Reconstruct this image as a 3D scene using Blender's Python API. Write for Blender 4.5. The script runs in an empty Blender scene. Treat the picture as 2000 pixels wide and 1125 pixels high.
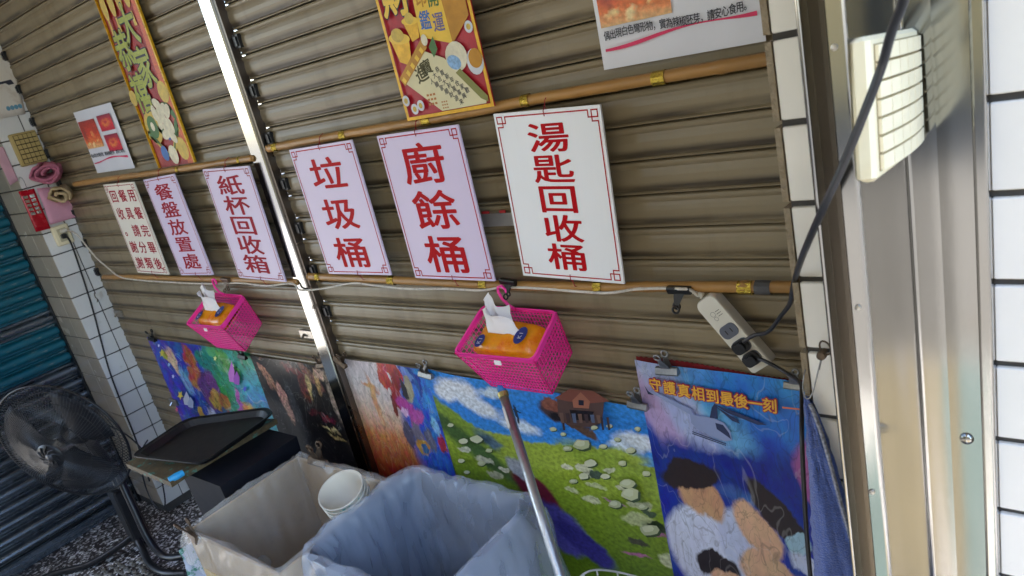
import bpy, bmesh, math, random
from mathutils import Vector, Matrix, noise
random.seed(7)
# ---------------------------------------------------------------- camera, world, sun, exposure
scene = bpy.context.scene
C = scene.collection
H = 1.91                                   # lens height above the arcade floor
FPX = 1422.72448                           # focal length in pixels of the 2000 px wide photograph
RX = Vector((0.77156397, 0.59479553, -0.22562649))     # camera right
RY = Vector((0.02288295, -0.38039405, -0.92454137))    # camera down
RZ = Vector((-0.63574005, 0.70817981, -0.30710902))    # camera forward
cam_data = bpy.data.cameras.new('camera')
cam = bpy.data.objects.new('camera', cam_data); C.objects.link(cam)
cam_data.sensor_fit = 'HORIZONTAL'; cam_data.sensor_width = 36.0
cam_data.lens = FPX / 2000 * 36.0
cam_data.clip_start = 0.02; cam_data.clip_end = 500
m = Matrix.Identity(4)
for i in range(3):
    m[i][0] = RX[i]; m[i][1] = -RY[i]; m[i][2] = -RZ[i]
m[2][3] = H
cam.matrix_world = m
cam_data.dof.use_dof = True; cam_data.dof.focus_distance = 1.75; cam_data.dof.aperture_fstop = 9.0
scene.camera = cam

world = bpy.data.worlds.new('World'); scene.world = world; world.use_nodes = True
SUN_EL, SUN_AZ = math.radians(60), math.radians(205)    # the sun stands high over the street behind the camera
wn = world.node_tree.nodes; wl = world.node_tree.links
bg = wn['Background']
sky = wn.new('ShaderNodeTexSky'); sky.sky_type = 'NISHITA'; sky.sun_disc = False
sky.sun_elevation = SUN_EL; sky.sun_rotation = SUN_AZ
wl.new(sky.outputs[0], bg.inputs[0]); bg.inputs[1].default_value = 0.15
sun_dir = Vector((math.sin(SUN_AZ) * math.cos(SUN_EL), math.cos(SUN_AZ) * math.cos(SUN_EL), math.sin(SUN_EL)))
sl = bpy.data.lights.new('sun', 'SUN'); sl.energy = 4.5; sl.angle = math.radians(0.5); sl.color = (1.0, 0.95, 0.88)
so = bpy.data.objects.new('sun', sl); C.objects.link(so)
so.rotation_euler = sun_dir.to_track_quat('Z', 'Y').to_euler(); so.location = (3, -6, 12)
vs = scene.view_settings
vs.view_transform = 'Standard'; vs.look = 'None'; vs.gamma = 1.0; vs.exposure = 3.05; vs.use_curve_mapping = False
scene.render.engine = 'CYCLES'
try:
    scene.cycles.max_bounces = 10; scene.cycles.diffuse_bounces = 5; scene.cycles.transparent_max_bounces = 16
    scene.cycles.caustics_reflective = False; scene.cycles.caustics_refractive = False
except Exception: pass

# ---------------------------------------------------------------- measuring helper: a photo point on a plane of the place
def P(u, v, Y=None, X=None, Z=None):
    a, b = (u - 1000) / FPX, (v - 562.5) / FPX
    d = RX * a + RY * b + RZ
    if Y is not None: d = d * (Y / d.y)
    elif X is not None: d = d * (X / d.x)
    else: d = d * (Z / d.z)
    return Vector((d.x, d.y, d.z + H))

def lin(c):
    if isinstance(c, str):
        c = [int(c[i:i+2], 16) / 255 for i in (0, 2, 4)]
        return tuple(x / 12.92 if x <= .04045 else ((x + .055) / 1.055) ** 2.4 for x in c) + (1,)
    return tuple(c[:3]) + (1,)

# ---------------------------------------------------------------- materials
MATS = {}
def M(name, col=None, rough=.5, metal=0., var=.12, scale=9., bump=0., bscale=120., rand=0., dirt=None, dirt_amt=.5,
      dirt_scale=14., dirt_lo=.5, dirt_hi=.68, alpha=1., trans=0., spec=.5, stretch=(1, 1, 1), rvar=0.1, sheen=0., coat=0.):
    if name in MATS: return MATS[name]
    mt = bpy.data.materials.new(name); mt.use_nodes = True
    n = mt.node_tree.nodes; l = mt.node_tree.links; b = n['Principled BSDF']
    tc = n.new('ShaderNodeTexCoord'); mp = n.new('ShaderNodeMapping'); mp.inputs['Scale'].default_value = stretch
    l.new(tc.outputs['Object'], mp.inputs[0])
    nz = n.new('ShaderNodeTexNoise'); nz.inputs['Scale'].default_value = scale; nz.inputs['Detail'].default_value = 6
    nz.inputs['Roughness'].default_value = .6
    l.new(mp.outputs[0], nz.inputs[0])
    c = lin(col)
    hs = n.new('ShaderNodeHueSaturation'); hs.inputs['Color'].default_value = c
    mr = n.new('ShaderNodeMapRange'); mr.inputs[1].default_value = .25; mr.inputs[2].default_value = .75
    mr.inputs[3].default_value = 1 - var; mr.inputs[4].default_value = 1 + var
    l.new(nz.outputs[0], mr.inputs[0])
    val = mr.outputs[0]
    if rand:
        oi = n.new('ShaderNodeObjectInfo'); r2 = n.new('ShaderNodeMapRange')
        r2.inputs[3].default_value = 1 - rand; r2.inputs[4].default_value = 1 + rand * .4
        l.new(oi.outputs['Random'], r2.inputs[0])
        mu = n.new('ShaderNodeMath'); mu.operation = 'MULTIPLY'; l.new(val, mu.inputs[0]); l.new(r2.outputs[0], mu.inputs[1]); val = mu.outputs[0]
    l.new(val, hs.inputs['Value'])
    out = hs.outputs[0]
    if dirt is not None:
        n2 = n.new('ShaderNodeTexNoise'); n2.inputs['Scale'].default_value = dirt_scale; n2.inputs['Detail'].default_value = 8
        n2.inputs['Roughness'].default_value = .7; l.new(mp.outputs[0], n2.inputs[0])
        r3 = n.new('ShaderNodeMapRange'); r3.inputs[1].default_value = dirt_lo; r3.inputs[2].default_value = dirt_hi
        r3.inputs[3].default_value = 0; r3.inputs[4].default_value = dirt_amt; l.new(n2.outputs[0], r3.inputs[0])
        mx = n.new('ShaderNodeMix'); mx.data_type = 'RGBA'
        l.new(r3.outputs[0], mx.inputs[0]); l.new(out, mx.inputs[6]); mx.inputs[7].default_value = lin(dirt); out = mx.outputs[2]
    l.new(out, b.inputs['Base Color'])
    b.inputs['Metallic'].default_value = metal; b.inputs['Alpha'].default_value = alpha
    b.inputs['Transmission Weight'].default_value = trans; b.inputs['Specular IOR Level'].default_value = spec
    b.inputs['Sheen Weight'].default_value = sheen; b.inputs['Coat Weight'].default_value = coat
    rr = n.new('ShaderNodeMapRange'); rr.inputs[3].default_value = max(.02, rough - rvar); rr.inputs[4].default_value = min(1, rough + rvar)
    l.new(nz.outputs[0], rr.inputs[0]); l.new(rr.outputs[0], b.inputs['Roughness'])
    if bump:
        n3 = n.new('ShaderNodeTexNoise'); n3.inputs['Scale'].default_value = bscale; n3.inputs['Detail'].default_value = 4
        l.new(mp.outputs[0], n3.inputs[0])
        bp = n.new('ShaderNodeBump'); bp.inputs['Strength'].default_value = bump; bp.inputs['Distance'].default_value = .004
        l.new(n3.outputs[0], bp.inputs['Height']); l.new(bp.outputs[0], b.inputs['Normal'])
    MATS[name] = mt
    return mt

def painted(name, stops, blobs, distort=.05, dscale=5., rough=.35, grain=.10, gscale=(30, 30, 30), horiz=False, v0=0., crisp=1., det=5, lines=0., lscale=11., hue=0.):
    """a printed sheet: soft colour bands along v plus patches of colour with irregular edges"""
    stops = [(v0 + (1-v0)*p_, c_) for p_, c_ in stops]
    blobs = [(u, v0 + (1-v0)*v, ru, rv*(1-v0), r_, c_, s_) for u, v, ru, rv, r_, c_, s_ in blobs]
    mt = bpy.data.materials.new(name); mt.use_nodes = True
    n = mt.node_tree.nodes; l = mt.node_tree.links; b = n['Principled BSDF']; b.inputs['Roughness'].default_value = rough
    uv = n.new('ShaderNodeTexCoord')
    nz = n.new('ShaderNodeTexNoise'); nz.inputs['Scale'].default_value = dscale; nz.inputs['Detail'].default_value = det; nz.inputs['Roughness'].default_value = .62
    l.new(uv.outputs['UV'], nz.inputs[0])
    sb = n.new('ShaderNodeVectorMath'); sb.operation = 'SUBTRACT'; l.new(nz.outputs['Color'], sb.inputs[0]); sb.inputs[1].default_value = (.5, .5, .5)
    scv = n.new('ShaderNodeVectorMath'); scv.operation = 'SCALE'; l.new(sb.outputs[0], scv.inputs[0]); scv.inputs['Scale'].default_value = distort
    ad = n.new('ShaderNodeVectorMath'); ad.operation = 'ADD'; l.new(uv.outputs['UV'], ad.inputs[0]); l.new(scv.outputs[0], ad.inputs[1])
    sp = n.new('ShaderNodeSeparateXYZ'); l.new(ad.outputs[0], sp.inputs[0])
    cr = n.new('ShaderNodeValToRGB'); e = cr.color_ramp.elements
    e[0].position = stops[0][0]; e[0].color = lin(stops[0][1]); e[1].position = stops[-1][0]; e[1].color = lin(stops[-1][1])
    for p_, c_ in stops[1:-1]:
        x = e.new(p_); x.color = lin(c_)
    l.new(sp.outputs[0 if horiz else 1], cr.inputs[0])
    out = cr.outputs[0]
    for bl in blobs:
        u, v, ru, rv, rot, col, soft = bl; soft *= crisp
        mp = n.new('ShaderNodeMapping'); mp.vector_type = 'TEXTURE'
        mp.inputs['Location'].default_value = (u, v, 0); mp.inputs['Rotation'].default_value = (0, 0, math.radians(rot)); mp.inputs['Scale'].default_value = (ru, rv, 1)
        l.new(ad.outputs[0], mp.inputs[0])
        ms = n.new('ShaderNodeVectorMath'); ms.operation = 'MULTIPLY'; ms.inputs[1].default_value = (1, 1, 0); l.new(mp.outputs[0], ms.inputs[0])
        ln = n.new('ShaderNodeVectorMath'); ln.operation = 'LENGTH'; l.new(ms.outputs[0], ln.inputs[0])
        mr = n.new('ShaderNodeMapRange'); mr.inputs[1].default_value = 1 - soft; mr.inputs[2].default_value = 1 + soft * .5
        mr.inputs[3].default_value = 1; mr.inputs[4].default_value = 0; l.new(ln.outputs['Value'], mr.inputs[0])
        mx = n.new('ShaderNodeMix'); mx.data_type = 'RGBA'; l.new(mr.outputs[0], mx.inputs[0]); l.new(out, mx.inputs[6]); mx.inputs[7].default_value = lin(col)
        out = mx.outputs[2]
    if hue:
        hn = n.new('ShaderNodeTexNoise'); hn.inputs['Scale'].default_value = lscale*1.4; hn.inputs['Detail'].default_value = 4; l.new(ad.outputs[0], hn.inputs[0])
        hr = n.new('ShaderNodeMapRange'); hr.inputs[1].default_value = .3; hr.inputs[2].default_value = .7; hr.inputs[3].default_value = .5-hue; hr.inputs[4].default_value = .5+hue; l.new(hn.outputs[0], hr.inputs[0])
        hh = n.new('ShaderNodeHueSaturation'); l.new(hr.outputs[0], hh.inputs['Hue']); l.new(out, hh.inputs['Color']); out = hh.outputs[0]
    if lines:
        for k_, (sc_, wd_, col_, am_) in enumerate(((lscale, .016, (.01,.01,.015,1), lines), (lscale*.55, .010, (.85,.82,.75,1), lines*.45), (lscale*2.1, .022, (.02,.015,.02,1), lines*.6))):
            ln_ = n.new('ShaderNodeTexNoise'); ln_.inputs['Scale'].default_value = sc_; ln_.inputs['Detail'].default_value = 2.5; ln_.inputs['Distortion'].default_value = .8
            of_ = n.new('ShaderNodeVectorMath'); of_.operation = 'ADD'; of_.inputs[1].default_value = (k_*3.7, k_*1.9, 0); l.new(uv.outputs['UV'], of_.inputs[0]); l.new(of_.outputs[0], ln_.inputs[0])
            s1 = n.new('ShaderNodeMath'); s1.operation = 'SUBTRACT'; l.new(ln_.outputs[0], s1.inputs[0]); s1.inputs[1].default_value = .5
            s2 = n.new('ShaderNodeMath'); s2.operation = 'ABSOLUTE'; l.new(s1.outputs[0], s2.inputs[0])
            s3 = n.new('ShaderNodeMapRange'); s3.inputs[1].default_value = wd_*.35; s3.inputs[2].default_value = wd_; s3.inputs[3].default_value = am_; s3.inputs[4].default_value = 0; l.new(s2.outputs[0], s3.inputs[0])
            mx = n.new('ShaderNodeMix'); mx.data_type = 'RGBA'; l.new(s3.outputs[0], mx.inputs[0]); l.new(out, mx.inputs[6]); mx.inputs[7].default_value = col_; out = mx.outputs[2]
    if grain:
        mp = n.new('ShaderNodeMapping'); mp.inputs['Scale'].default_value = gscale; l.new(uv.outputs['UV'], mp.inputs[0])
        g = n.new('ShaderNodeTexNoise'); g.inputs['Scale'].default_value = 1; g.inputs['Detail'].default_value = 6; l.new(mp.outputs[0], g.inputs[0])
        gr = n.new('ShaderNodeMapRange'); gr.inputs[1].default_value = .3; gr.inputs[2].default_value = .7; gr.inputs[3].default_value = 1 - grain * 2; gr.inputs[4].default_value = 1 + grain
        l.new(g.outputs[0], gr.inputs[0])
        hs = n.new('ShaderNodeHueSaturation'); l.new(out, hs.inputs['Color']); l.new(gr.outputs[0], hs.inputs['Value']); out = hs.outputs[0]
    l.new(out, b.inputs['Base Color'])
    return mt

# ---------------------------------------------------------------- mesh helpers
class MB:
    def __init__(s): s.v = []; s.f = []; s.uv = None
    def add(s, vs, fs):
        o = len(s.v); s.v += [Vector(x) for x in vs]; s.f += [tuple(i + o for i in f) for f in fs]; return s
    def box(s, x0, x1, y0, y1, z0, z1):
        return s.add([(x0,y0,z0),(x1,y0,z0),(x1,y1,z0),(x0,y1,z0),(x0,y0,z1),(x1,y0,z1),(x1,y1,z1),(x0,y1,z1)],
                     [(0,3,2,1),(4,5,6,7),(0,1,5,4),(1,2,6,5),(2,3,7,6),(3,0,4,7)])
    def bbox(s, x0, x1, y0, y1, z0, z1, b=.002):
        """box with chamfered edges"""
        vs = []; 
        for zz, ins in ((z0, b), (z0 + b, 0), (z1 - b, 0), (z1, b)):
            for (x, y) in ((x0+ins+b, y0+ins), (x1-ins-b, y0+ins), (x1-ins, y0+ins+b), (x1-ins, y1-ins-b), (x1-ins-b, y1-ins), (x0+ins+b, y1-ins), (x0+ins, y1-ins-b), (x0+ins, y0+ins+b)):
                vs.append((x, y, zz))
        fs = [tuple(range(7, -1, -1)), tuple(range(24, 32))]
        for r in range(3):
            for i in range(8):
                j = (i + 1) % 8; fs.append((r*8+i, r*8+j, r*8+8+j, r*8+8+i))
        return s.add(vs, fs)
    def tube(s, pts, r, n=8, cap=True):
        pts = [Vector(p) for p in pts]; rs = r if isinstance(r, (list, tuple)) else [r] * len(pts)
        up = None; rings = []
        for i, p in enumerate(pts):
            t = (pts[min(i+1, len(pts)-1)] - pts[max(i-1, 0)])
            if t.length < 1e-9: t = Vector((0,0,1))
            t.normalize()
            if up is None:
                up = t.orthogonal().normalized()
            up = (up - t * up.dot(t)); up = up.normalized() if up.length > 1e-6 else t.orthogonal().normalized()
            w = t.cross(up)
            rings.append([p + (up * math.cos(a) + w * math.sin(a)) * rs[i] for a in [2*math.pi*k/n for k in range(n)]])
        vs = [v for rg in rings for v in rg]; fs = []
        for i in range(len(pts)-1):
            for k in range(n):
                j = (k+1) % n; fs.append((i*n+k, i*n+j, (i+1)*n+j, (i+1)*n+k))
        if cap: fs.append(tuple(range(n-1, -1, -1))); fs.append(tuple(range((len(pts)-1)*n, len(pts)*n)))
        return s.add(vs, fs)
    def ring(s, c, ax, R, r, n=24, k=6):
        ax = Vector(ax).normalized(); u = ax.orthogonal().normalized(); w = ax.cross(u); c = Vector(c)
        vs = []; fs = []
        for i in range(n):
            a = 2*math.pi*i/n; d = u*math.cos(a)+w*math.sin(a)
            for j in range(k):
                b_ = 2*math.pi*j/k; vs.append(c + d*(R + r*math.cos(b_)) + ax*(r*math.sin(b_)))
        for i in range(n):
            for j in range(k):
                i2, j2 = (i+1) % n, (j+1) % k; fs.append((i*k+j, i2*k+j, i2*k+j2, i*k+j2))
        return s.add(vs, fs)
    def lathe(s, prof, n=24, c=(0,0,0), ax=(0,0,1), cap=False):
        ax = Vector(ax).normalized(); u = ax.orthogonal().normalized(); w = ax.cross(u); c = Vector(c)
        vs = []; fs = []
        for (r, h) in prof:
            for i in range(n):
                a = 2*math.pi*i/n; vs.append(c + (u*math.cos(a)+w*math.sin(a))*r + ax*h)
        for q in range(len(prof)-1):
            for i in range(n):
                j = (i+1) % n; fs.append((q*n+i, q*n+j, (q+1)*n+j, (q+1)*n+i))
        if cap: fs.append(tuple(range(n-1,-1,-1))); fs.append(tuple(range((len(prof)-1)*n, len(prof)*n)))
        return s.add(vs, fs)
    def prism(s, poly, y0, y1):
        """polygon in x,z extruded along y"""
        n = len(poly)
        vs = [(x, y0, z) for x, z in poly] + [(x, y1, z) for x, z in poly]
        fs = [tuple(range(n)), tuple(range(2*n-1, n-1, -1))] + [(i, i+n, (i+1) % n + n, (i+1) % n) for i in range(n)]
        return s.add(vs, fs)
    def xprism(s, poly, x0, x1, closed=True):
        """polygon in y,z extruded along x"""
        n = len(poly)
        vs = [(x0, y, z) for y, z in poly] + [(x1, y, z) for y, z in poly]
        fs = [(i, (i+1) % n, (i+1) % n + n, i+n) for i in range(n if closed else n-1)]
        if closed: fs += [tuple(range(n-1,-1,-1)), tuple(range(n, 2*n))]
        return s.add(vs, fs)
    def flat(s, poly, y=0.):
        """flat polygon facing -y"""
        return s.add([(x, y, z) for x, z in poly], [tuple(range(len(poly)))])
    def grid(s, fn, nu, nv, uvs=True):
        vs = [fn(i/(nu-1), j/(nv-1)) for j in range(nv) for i in range(nu)]
        fs = [(j*nu+i, j*nu+i+1, (j+1)*nu+i+1, (j+1)*nu+i) for j in range(nv-1) for i in range(nu-1)]
        if uvs: s.uv = [(i/(nu-1), j/(nv-1)) for j in range(nv) for i in range(nu)]
        return s.add(vs, fs)

def obj(name, mb, mat, parent=None, world=True, smooth=False, label=None, cat=None, group=None, kind=None, solid=0., recalc=True):
    off = parent.location if (parent is not None and world) else Vector((0,0,0))
    if parent is not None and world and parent.parent is not None: off = parent.location + parent.parent.location
    me = bpy.data.meshes.new(name)
    me.from_pydata([tuple(v - off) for v in mb.v], [], mb.f)
    if mb.uv:
        ul = me.uv_layers.new(name='UVMap')
        for lp in me.loops: ul.data[lp.index].uv = mb.uv[lp.vertex_index]
    if recalc:
        bm = bmesh.new(); bm.from_mesh(me); bmesh.ops.recalc_face_normals(bm, faces=bm.faces); bm.to_mesh(me); bm.free()
    if smooth:
        for p_ in me.polygons: p_.use_smooth = True
    me.materials.append(mat)
    o = bpy.data.objects.new(name, me); C.objects.link(o)
    if parent is not None: o.parent = parent
    if solid:
        md = o.modifiers.new('thickness', 'SOLIDIFY'); md.thickness = solid; md.offset = 0
    tag(o, label, cat, group, kind)
    return o
def tag(o, label=None, cat=None, group=None, kind=None):
    for k, v in (('label', label), ('category', cat), ('group', group), ('kind', kind)):
        if v: o[k] = v
    return o
def thing(name, label, cat, loc=(0,0,0), rot=None, group=None):
    o = bpy.data.objects.new(name, None); C.objects.link(o); o.location = loc; o.empty_display_size = .05
    if rot is not None: o.rotation_euler = rot
    return tag(o, label, cat, group)
def link_copy(src, name, parent, loc=None):
    o = bpy.data.objects.new(name, src.data); C.objects.link(o); o.parent = parent
    if loc is not None: o.location = loc
    return o

# ---------------------------------------------------------------- lettering
GL = {}
def glyph(ch):
    k = ch
    if k in GL: return GL[k]
    cu = bpy.data.curves.new('glyph', 'FONT'); cu.body = ch; cu.size = 1; cu.align_x = 'CENTER'; cu.resolution_u = 3
    o = bpy.data.objects.new('glyph', cu); C.objects.link(o)
    dg = bpy.context.evaluated_depsgraph_get(); dg.update()
    me = bpy.data.meshes.new_from_object(o.evaluated_get(dg))
    r = ([(v.co.x, v.co.y - .36) for v in me.vertices], [tuple(p_.vertices) for p_ in me.polygons])
    bpy.data.objects.remove(o); bpy.data.curves.remove(cu); bpy.data.meshes.remove(me)
    GL[k] = r
    return r
def put(mb, ch, x, z, w, h=None, y=0., off=.012, rot=0., shear=0.):
    """one character; off thickens and rounds the strokes by that part of the character size"""
    h = w if h is None else h
    vs, fs = glyph(ch); c, s = math.cos(math.radians(rot)), math.sin(math.radians(rot))
    n = 0 if off <= 0 else (6 if off < .03 else 12)
    sh = [(0, 0)] + [(off*math.cos(6.2832*i/n), off*math.sin(6.2832*i/n)) for i in range(n)]
    for q, (dx, dz) in enumerate(sh):
        out = []
        for a, b in vs:
            a2, b2 = (a + shear * b + dx) * w, (b + dz) * h
            out.append((x + a2*c - b2*s, y - q*.00002, z + a2*s + b2*c))
        mb.add(out, fs)
def quadframe(tl, tr, br, bl, Y):
    a, b, c, d = [P(*q, Y=Y) for q in (tl, tr, br, bl)]
    cen = (a+b+c+d)/4; ex = ((b-a)+(c-d))/2; ez = ((a-d)+(b-c))/2
    w, h = ex.length, ez.length
    # the sheet turns in its own plane; a y rotation of +t lowers the right side
    ang = (math.atan2(-ex.z, ex.x) + math.atan2(ez.x, ez.z)) / 2
    return cen, w, h, ang
# ================================================================ SETTING
m_grout = M('grout', '4a4744', rough=.9, var=.2, bump=.4)
m_tile = M('white_tile', 'dcdad8', rough=.16, var=.03, rand=.10, dirt='8c7a64', dirt_amt=.35, dirt_scale=22, dirt_lo=.60, dirt_hi=.75, rvar=.08)
m_tile3 = M('glossy_white_tile', 'f4eee4', rough=.14, var=.02, rand=.04, dirt='b5a794', dirt_amt=.35, dirt_scale=26, dirt_lo=.64, dirt_hi=.78, rvar=.06)
m_tile2 = M('cream_tile', 'b9ae9e', rough=.25, var=.06, rand=.16, dirt='6a5a48', dirt_amt=.4, dirt_scale=18, dirt_lo=.58, dirt_hi=.72)
m_cut = M('raw_tile_edge', '9a8a72', rough=.9, var=.25, scale=60, bump=.8, bscale=300)
m_slat = M('taupe_slat', '87795f', rough=.40, var=.035, scale=2.2, rand=.07, dirt='33271a', dirt_amt=.30, dirt_scale=5, dirt_lo=.58, dirt_hi=.80, bump=.03, bscale=30)
# grime that has settled in the hollow above each lip and specks on the faces
n_, l_ = m_slat.node_tree.nodes, m_slat.node_tree.links; b_ = n_['Principled BSDF']; src = b_.inputs['Base Color'].links[0].from_socket
tc = n_.new('ShaderNodeTexCoord'); sx = n_.new('ShaderNodeSeparateXYZ'); l_.new(tc.outputs['Object'], sx.inputs[0])
def mrange(i0, a0, a1, b0, b1):
    q = n_.new('ShaderNodeMapRange'); q.interpolation_type = 'SMOOTHSTEP'
    for k_, v_ in zip((1,2,3,4), (a0,a1,b0,b1)): q.inputs[k_].default_value = v_
    l_.new(i0, q.inputs[0]); return q.outputs[0]
def math2(op, x_, y_):
    q = n_.new('ShaderNodeMath'); q.operation = op
    for k_, v_ in ((0,x_),(1,y_)):
        if isinstance(v_, (int,float)): q.inputs[k_].default_value = v_
        else: l_.new(v_, q.inputs[k_])
    return q.outputs[0]
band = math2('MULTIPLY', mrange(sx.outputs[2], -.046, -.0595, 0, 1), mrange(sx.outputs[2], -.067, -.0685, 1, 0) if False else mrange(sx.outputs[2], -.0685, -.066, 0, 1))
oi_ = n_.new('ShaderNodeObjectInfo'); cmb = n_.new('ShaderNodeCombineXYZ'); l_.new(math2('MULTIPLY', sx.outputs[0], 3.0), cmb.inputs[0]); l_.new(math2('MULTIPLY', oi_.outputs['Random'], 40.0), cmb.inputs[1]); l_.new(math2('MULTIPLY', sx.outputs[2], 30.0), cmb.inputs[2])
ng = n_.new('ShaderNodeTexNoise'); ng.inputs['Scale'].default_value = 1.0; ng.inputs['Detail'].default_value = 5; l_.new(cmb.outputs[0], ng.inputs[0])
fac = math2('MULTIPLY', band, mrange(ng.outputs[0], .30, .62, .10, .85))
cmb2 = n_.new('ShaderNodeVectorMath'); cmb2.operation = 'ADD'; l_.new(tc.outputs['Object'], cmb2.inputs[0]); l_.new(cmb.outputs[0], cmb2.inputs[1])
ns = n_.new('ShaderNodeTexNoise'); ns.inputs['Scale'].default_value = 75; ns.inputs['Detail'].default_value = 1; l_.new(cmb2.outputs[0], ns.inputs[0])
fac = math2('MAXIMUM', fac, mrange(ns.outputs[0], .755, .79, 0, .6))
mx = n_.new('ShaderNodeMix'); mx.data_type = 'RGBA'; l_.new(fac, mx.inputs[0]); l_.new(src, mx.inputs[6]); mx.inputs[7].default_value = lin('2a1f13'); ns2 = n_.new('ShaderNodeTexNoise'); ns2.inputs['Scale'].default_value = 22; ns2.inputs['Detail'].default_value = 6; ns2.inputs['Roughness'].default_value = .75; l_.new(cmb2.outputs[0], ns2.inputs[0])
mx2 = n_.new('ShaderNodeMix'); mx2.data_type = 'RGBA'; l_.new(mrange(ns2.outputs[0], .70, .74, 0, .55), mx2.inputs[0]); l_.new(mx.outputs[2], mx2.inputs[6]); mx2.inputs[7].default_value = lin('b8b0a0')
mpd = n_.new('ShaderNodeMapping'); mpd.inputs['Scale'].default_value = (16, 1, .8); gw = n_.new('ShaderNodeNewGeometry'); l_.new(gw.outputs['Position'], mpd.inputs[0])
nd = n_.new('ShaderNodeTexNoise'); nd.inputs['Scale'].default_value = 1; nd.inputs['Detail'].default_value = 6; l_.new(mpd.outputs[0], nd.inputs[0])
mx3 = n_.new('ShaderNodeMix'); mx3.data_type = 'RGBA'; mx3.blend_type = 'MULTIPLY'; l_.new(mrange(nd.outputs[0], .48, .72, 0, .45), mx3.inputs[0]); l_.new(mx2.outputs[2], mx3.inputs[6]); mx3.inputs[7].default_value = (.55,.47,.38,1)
l_.new(mx3.outputs[2], b_.inputs['Base Color'])
m_seam = M('slat_shadow_gap', '17130f', rough=.9)
m_steel = M('polished_steel', (.37,.36,.335), rough=.14, metal=1, var=.06, scale=4, bump=.05, bscale=14, stretch=(1,1,.25), rvar=.07, dirt=(.30,.25,.19), dirt_amt=.30, dirt_scale=9, dirt_lo=.55, dirt_hi=.75)
m_steel_d = M('dull_steel', (.42,.39,.35), rough=.33, metal=1, var=.15, scale=6, bump=.1, bscale=60)
m_black = M('black_plastic', (.012,.012,.013), rough=.38, var=.2)
m_blackm = M('black_metal', (.02,.02,.022), rough=.35, metal=.4, var=.2)
m_wall = M('plaster', 'b7aea0', rough=.9, var=.1, dirt='7d7468', dirt_amt=.5)
m_ceil = M('ceiling_paint', 'c9c4ba', rough=.9, var=.06)

# terrazzo floor under the arcade, asphalt outside
mt = bpy.data.materials.new('terrazzo'); mt.use_nodes = True
n_, l_ = mt.node_tree.nodes, mt.node_tree.links; b_ = n_['Principled BSDF']; b_.inputs['Roughness'].default_value = .45
tc = n_.new('ShaderNodeTexCoord'); vo = n_.new('ShaderNodeTexVoronoi'); vo.inputs['Scale'].default_value = 95
l_.new(tc.outputs['Object'], vo.inputs[0]); cr = n_.new('ShaderNodeValToRGB')
for p_, c_ in ((0, '282220'), (.35, '362c29'), (.6, '413631'), (1, '302826')):
    if p_ in (0, 1): e_ = cr.color_ramp.elements[int(p_)]
    else: e_ = cr.color_ramp.elements.new(p_)
    e_.color = lin(c_)
sx = n_.new('ShaderNodeSeparateColor'); l_.new(vo.outputs['Color'], sx.inputs[0]); l_.new(sx.outputs[0], cr.inputs[0]); l_.new(cr.outputs[0], b_.inputs['Base Color'])
floor = obj('floor', MB().box(-4.6, 1.6, -1.8, 1.7, -.12, 0), mt, kind='structure', label='brown speckled terrazzo floor of the arcade', recalc=True)
# pebble mosaic set in the floor
pm = MB(); random.seed(3)
for i in range(26):
    for j in range(17):
        cx, cy = -3.78 + i*.036 + (j % 2)*.018 + random.uniform(-.006,.006), .42 + j*.032 + random.uniform(-.005,.005)
        if (cx + 3.34)**2/.22 + (cy - .72)**2/.075 > 1 + random.uniform(-.12, .12): continue
        k = 7; a0 = random.random()*6; rr = [random.uniform(.8, 1.05) for _ in range(k)]
        lo = [(cx + .019*rr[q]*math.cos(a0+6.283*q/k), cy + .0135*rr[q]*math.sin(a0+6.283*q/k), .001) for q in range(k)]
        hi = [(cx + .014*rr[q]*math.cos(a0+6.283*q/k), cy + .0095*rr[q]*math.sin(a0+6.283*q/k), .007) for q in range(k)]
        pm.add(lo + hi, [(q, (q+1) % k, (q+1) % k + k, q + k) for q in range(k)] + [tuple(range(k, 2*k))])
obj('pebble_mosaic', pm, M('pebble', '6f6a60', rough=.5, var=.35, scale=30), floor, kind='stuff')
obj('street', MB().add([(-60,-60,-.13),(60,-60,-.13),(60,60,-.13),(-60,60,-.13)], [(0,1,2,3)]), M('asphalt', (.075,.072,.068), rough=.9, var=.25, scale=2, bump=.4), kind='structure', label='grey asphalt street beyond the arcade')
obj('pavement', MB().box(-14, -4.61, -4.0, 6, -.125, -.01), M('pale_concrete', (.36,.345,.32), rough=.85, var=.12, scale=2), kind='structure', label='pale concrete forecourt beyond the side wall')
ap = thing('light_blocking_pillar', 'plastered arcade pillar on the street side behind the stall', 'pillar', (-4.0, -1.45, 0))  # unseen pillar, added to keep street light off the left side
obj('shaft', MB().bbox(-4.62, -3.2, -1.72, -1.25, 0, 3.05, .01), m_wall, ap)
obj('plinth', MB().bbox(-4.66, -3.16, -1.76, -1.21, 0, .12, .01), m_grout, ap)
ct = thing('light_blocking_counter', 'steel food stall counter standing at the street side of the arcade', 'counter', (-2.6, -1.2, 0))  # added out of view to shade the lower left from low street light
obj('blocker_top', MB().bbox(-4.1, -1.0, -1.55, -.85, 1.16, 1.20, .004), m_steel_d, ct)
obj('blocker_front', MB().bbox(-4.08, -1.02, -.90, -.87, .12, 1.155, .003), m_steel_d, ct)
obj('blocker_front', MB().bbox(-4.08, -1.02, -1.53, -1.50, .12, 1.155, .003), m_steel_d, ct)
obj('blocker_hood', MB().bbox(-4.06, -1.5, -1.52, -.95, 1.201, 1.78, .006), m_steel_d, ct)  # hood added on top to deepen the shade on the left
for x_ in (-4.05, -1.05):
    for y_ in (-1.45, -.95): obj('leg', MB().box(x_-.02, x_+.02, y_-.02, y_+.02, 0, .119), m_steel_d, ct)
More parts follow.
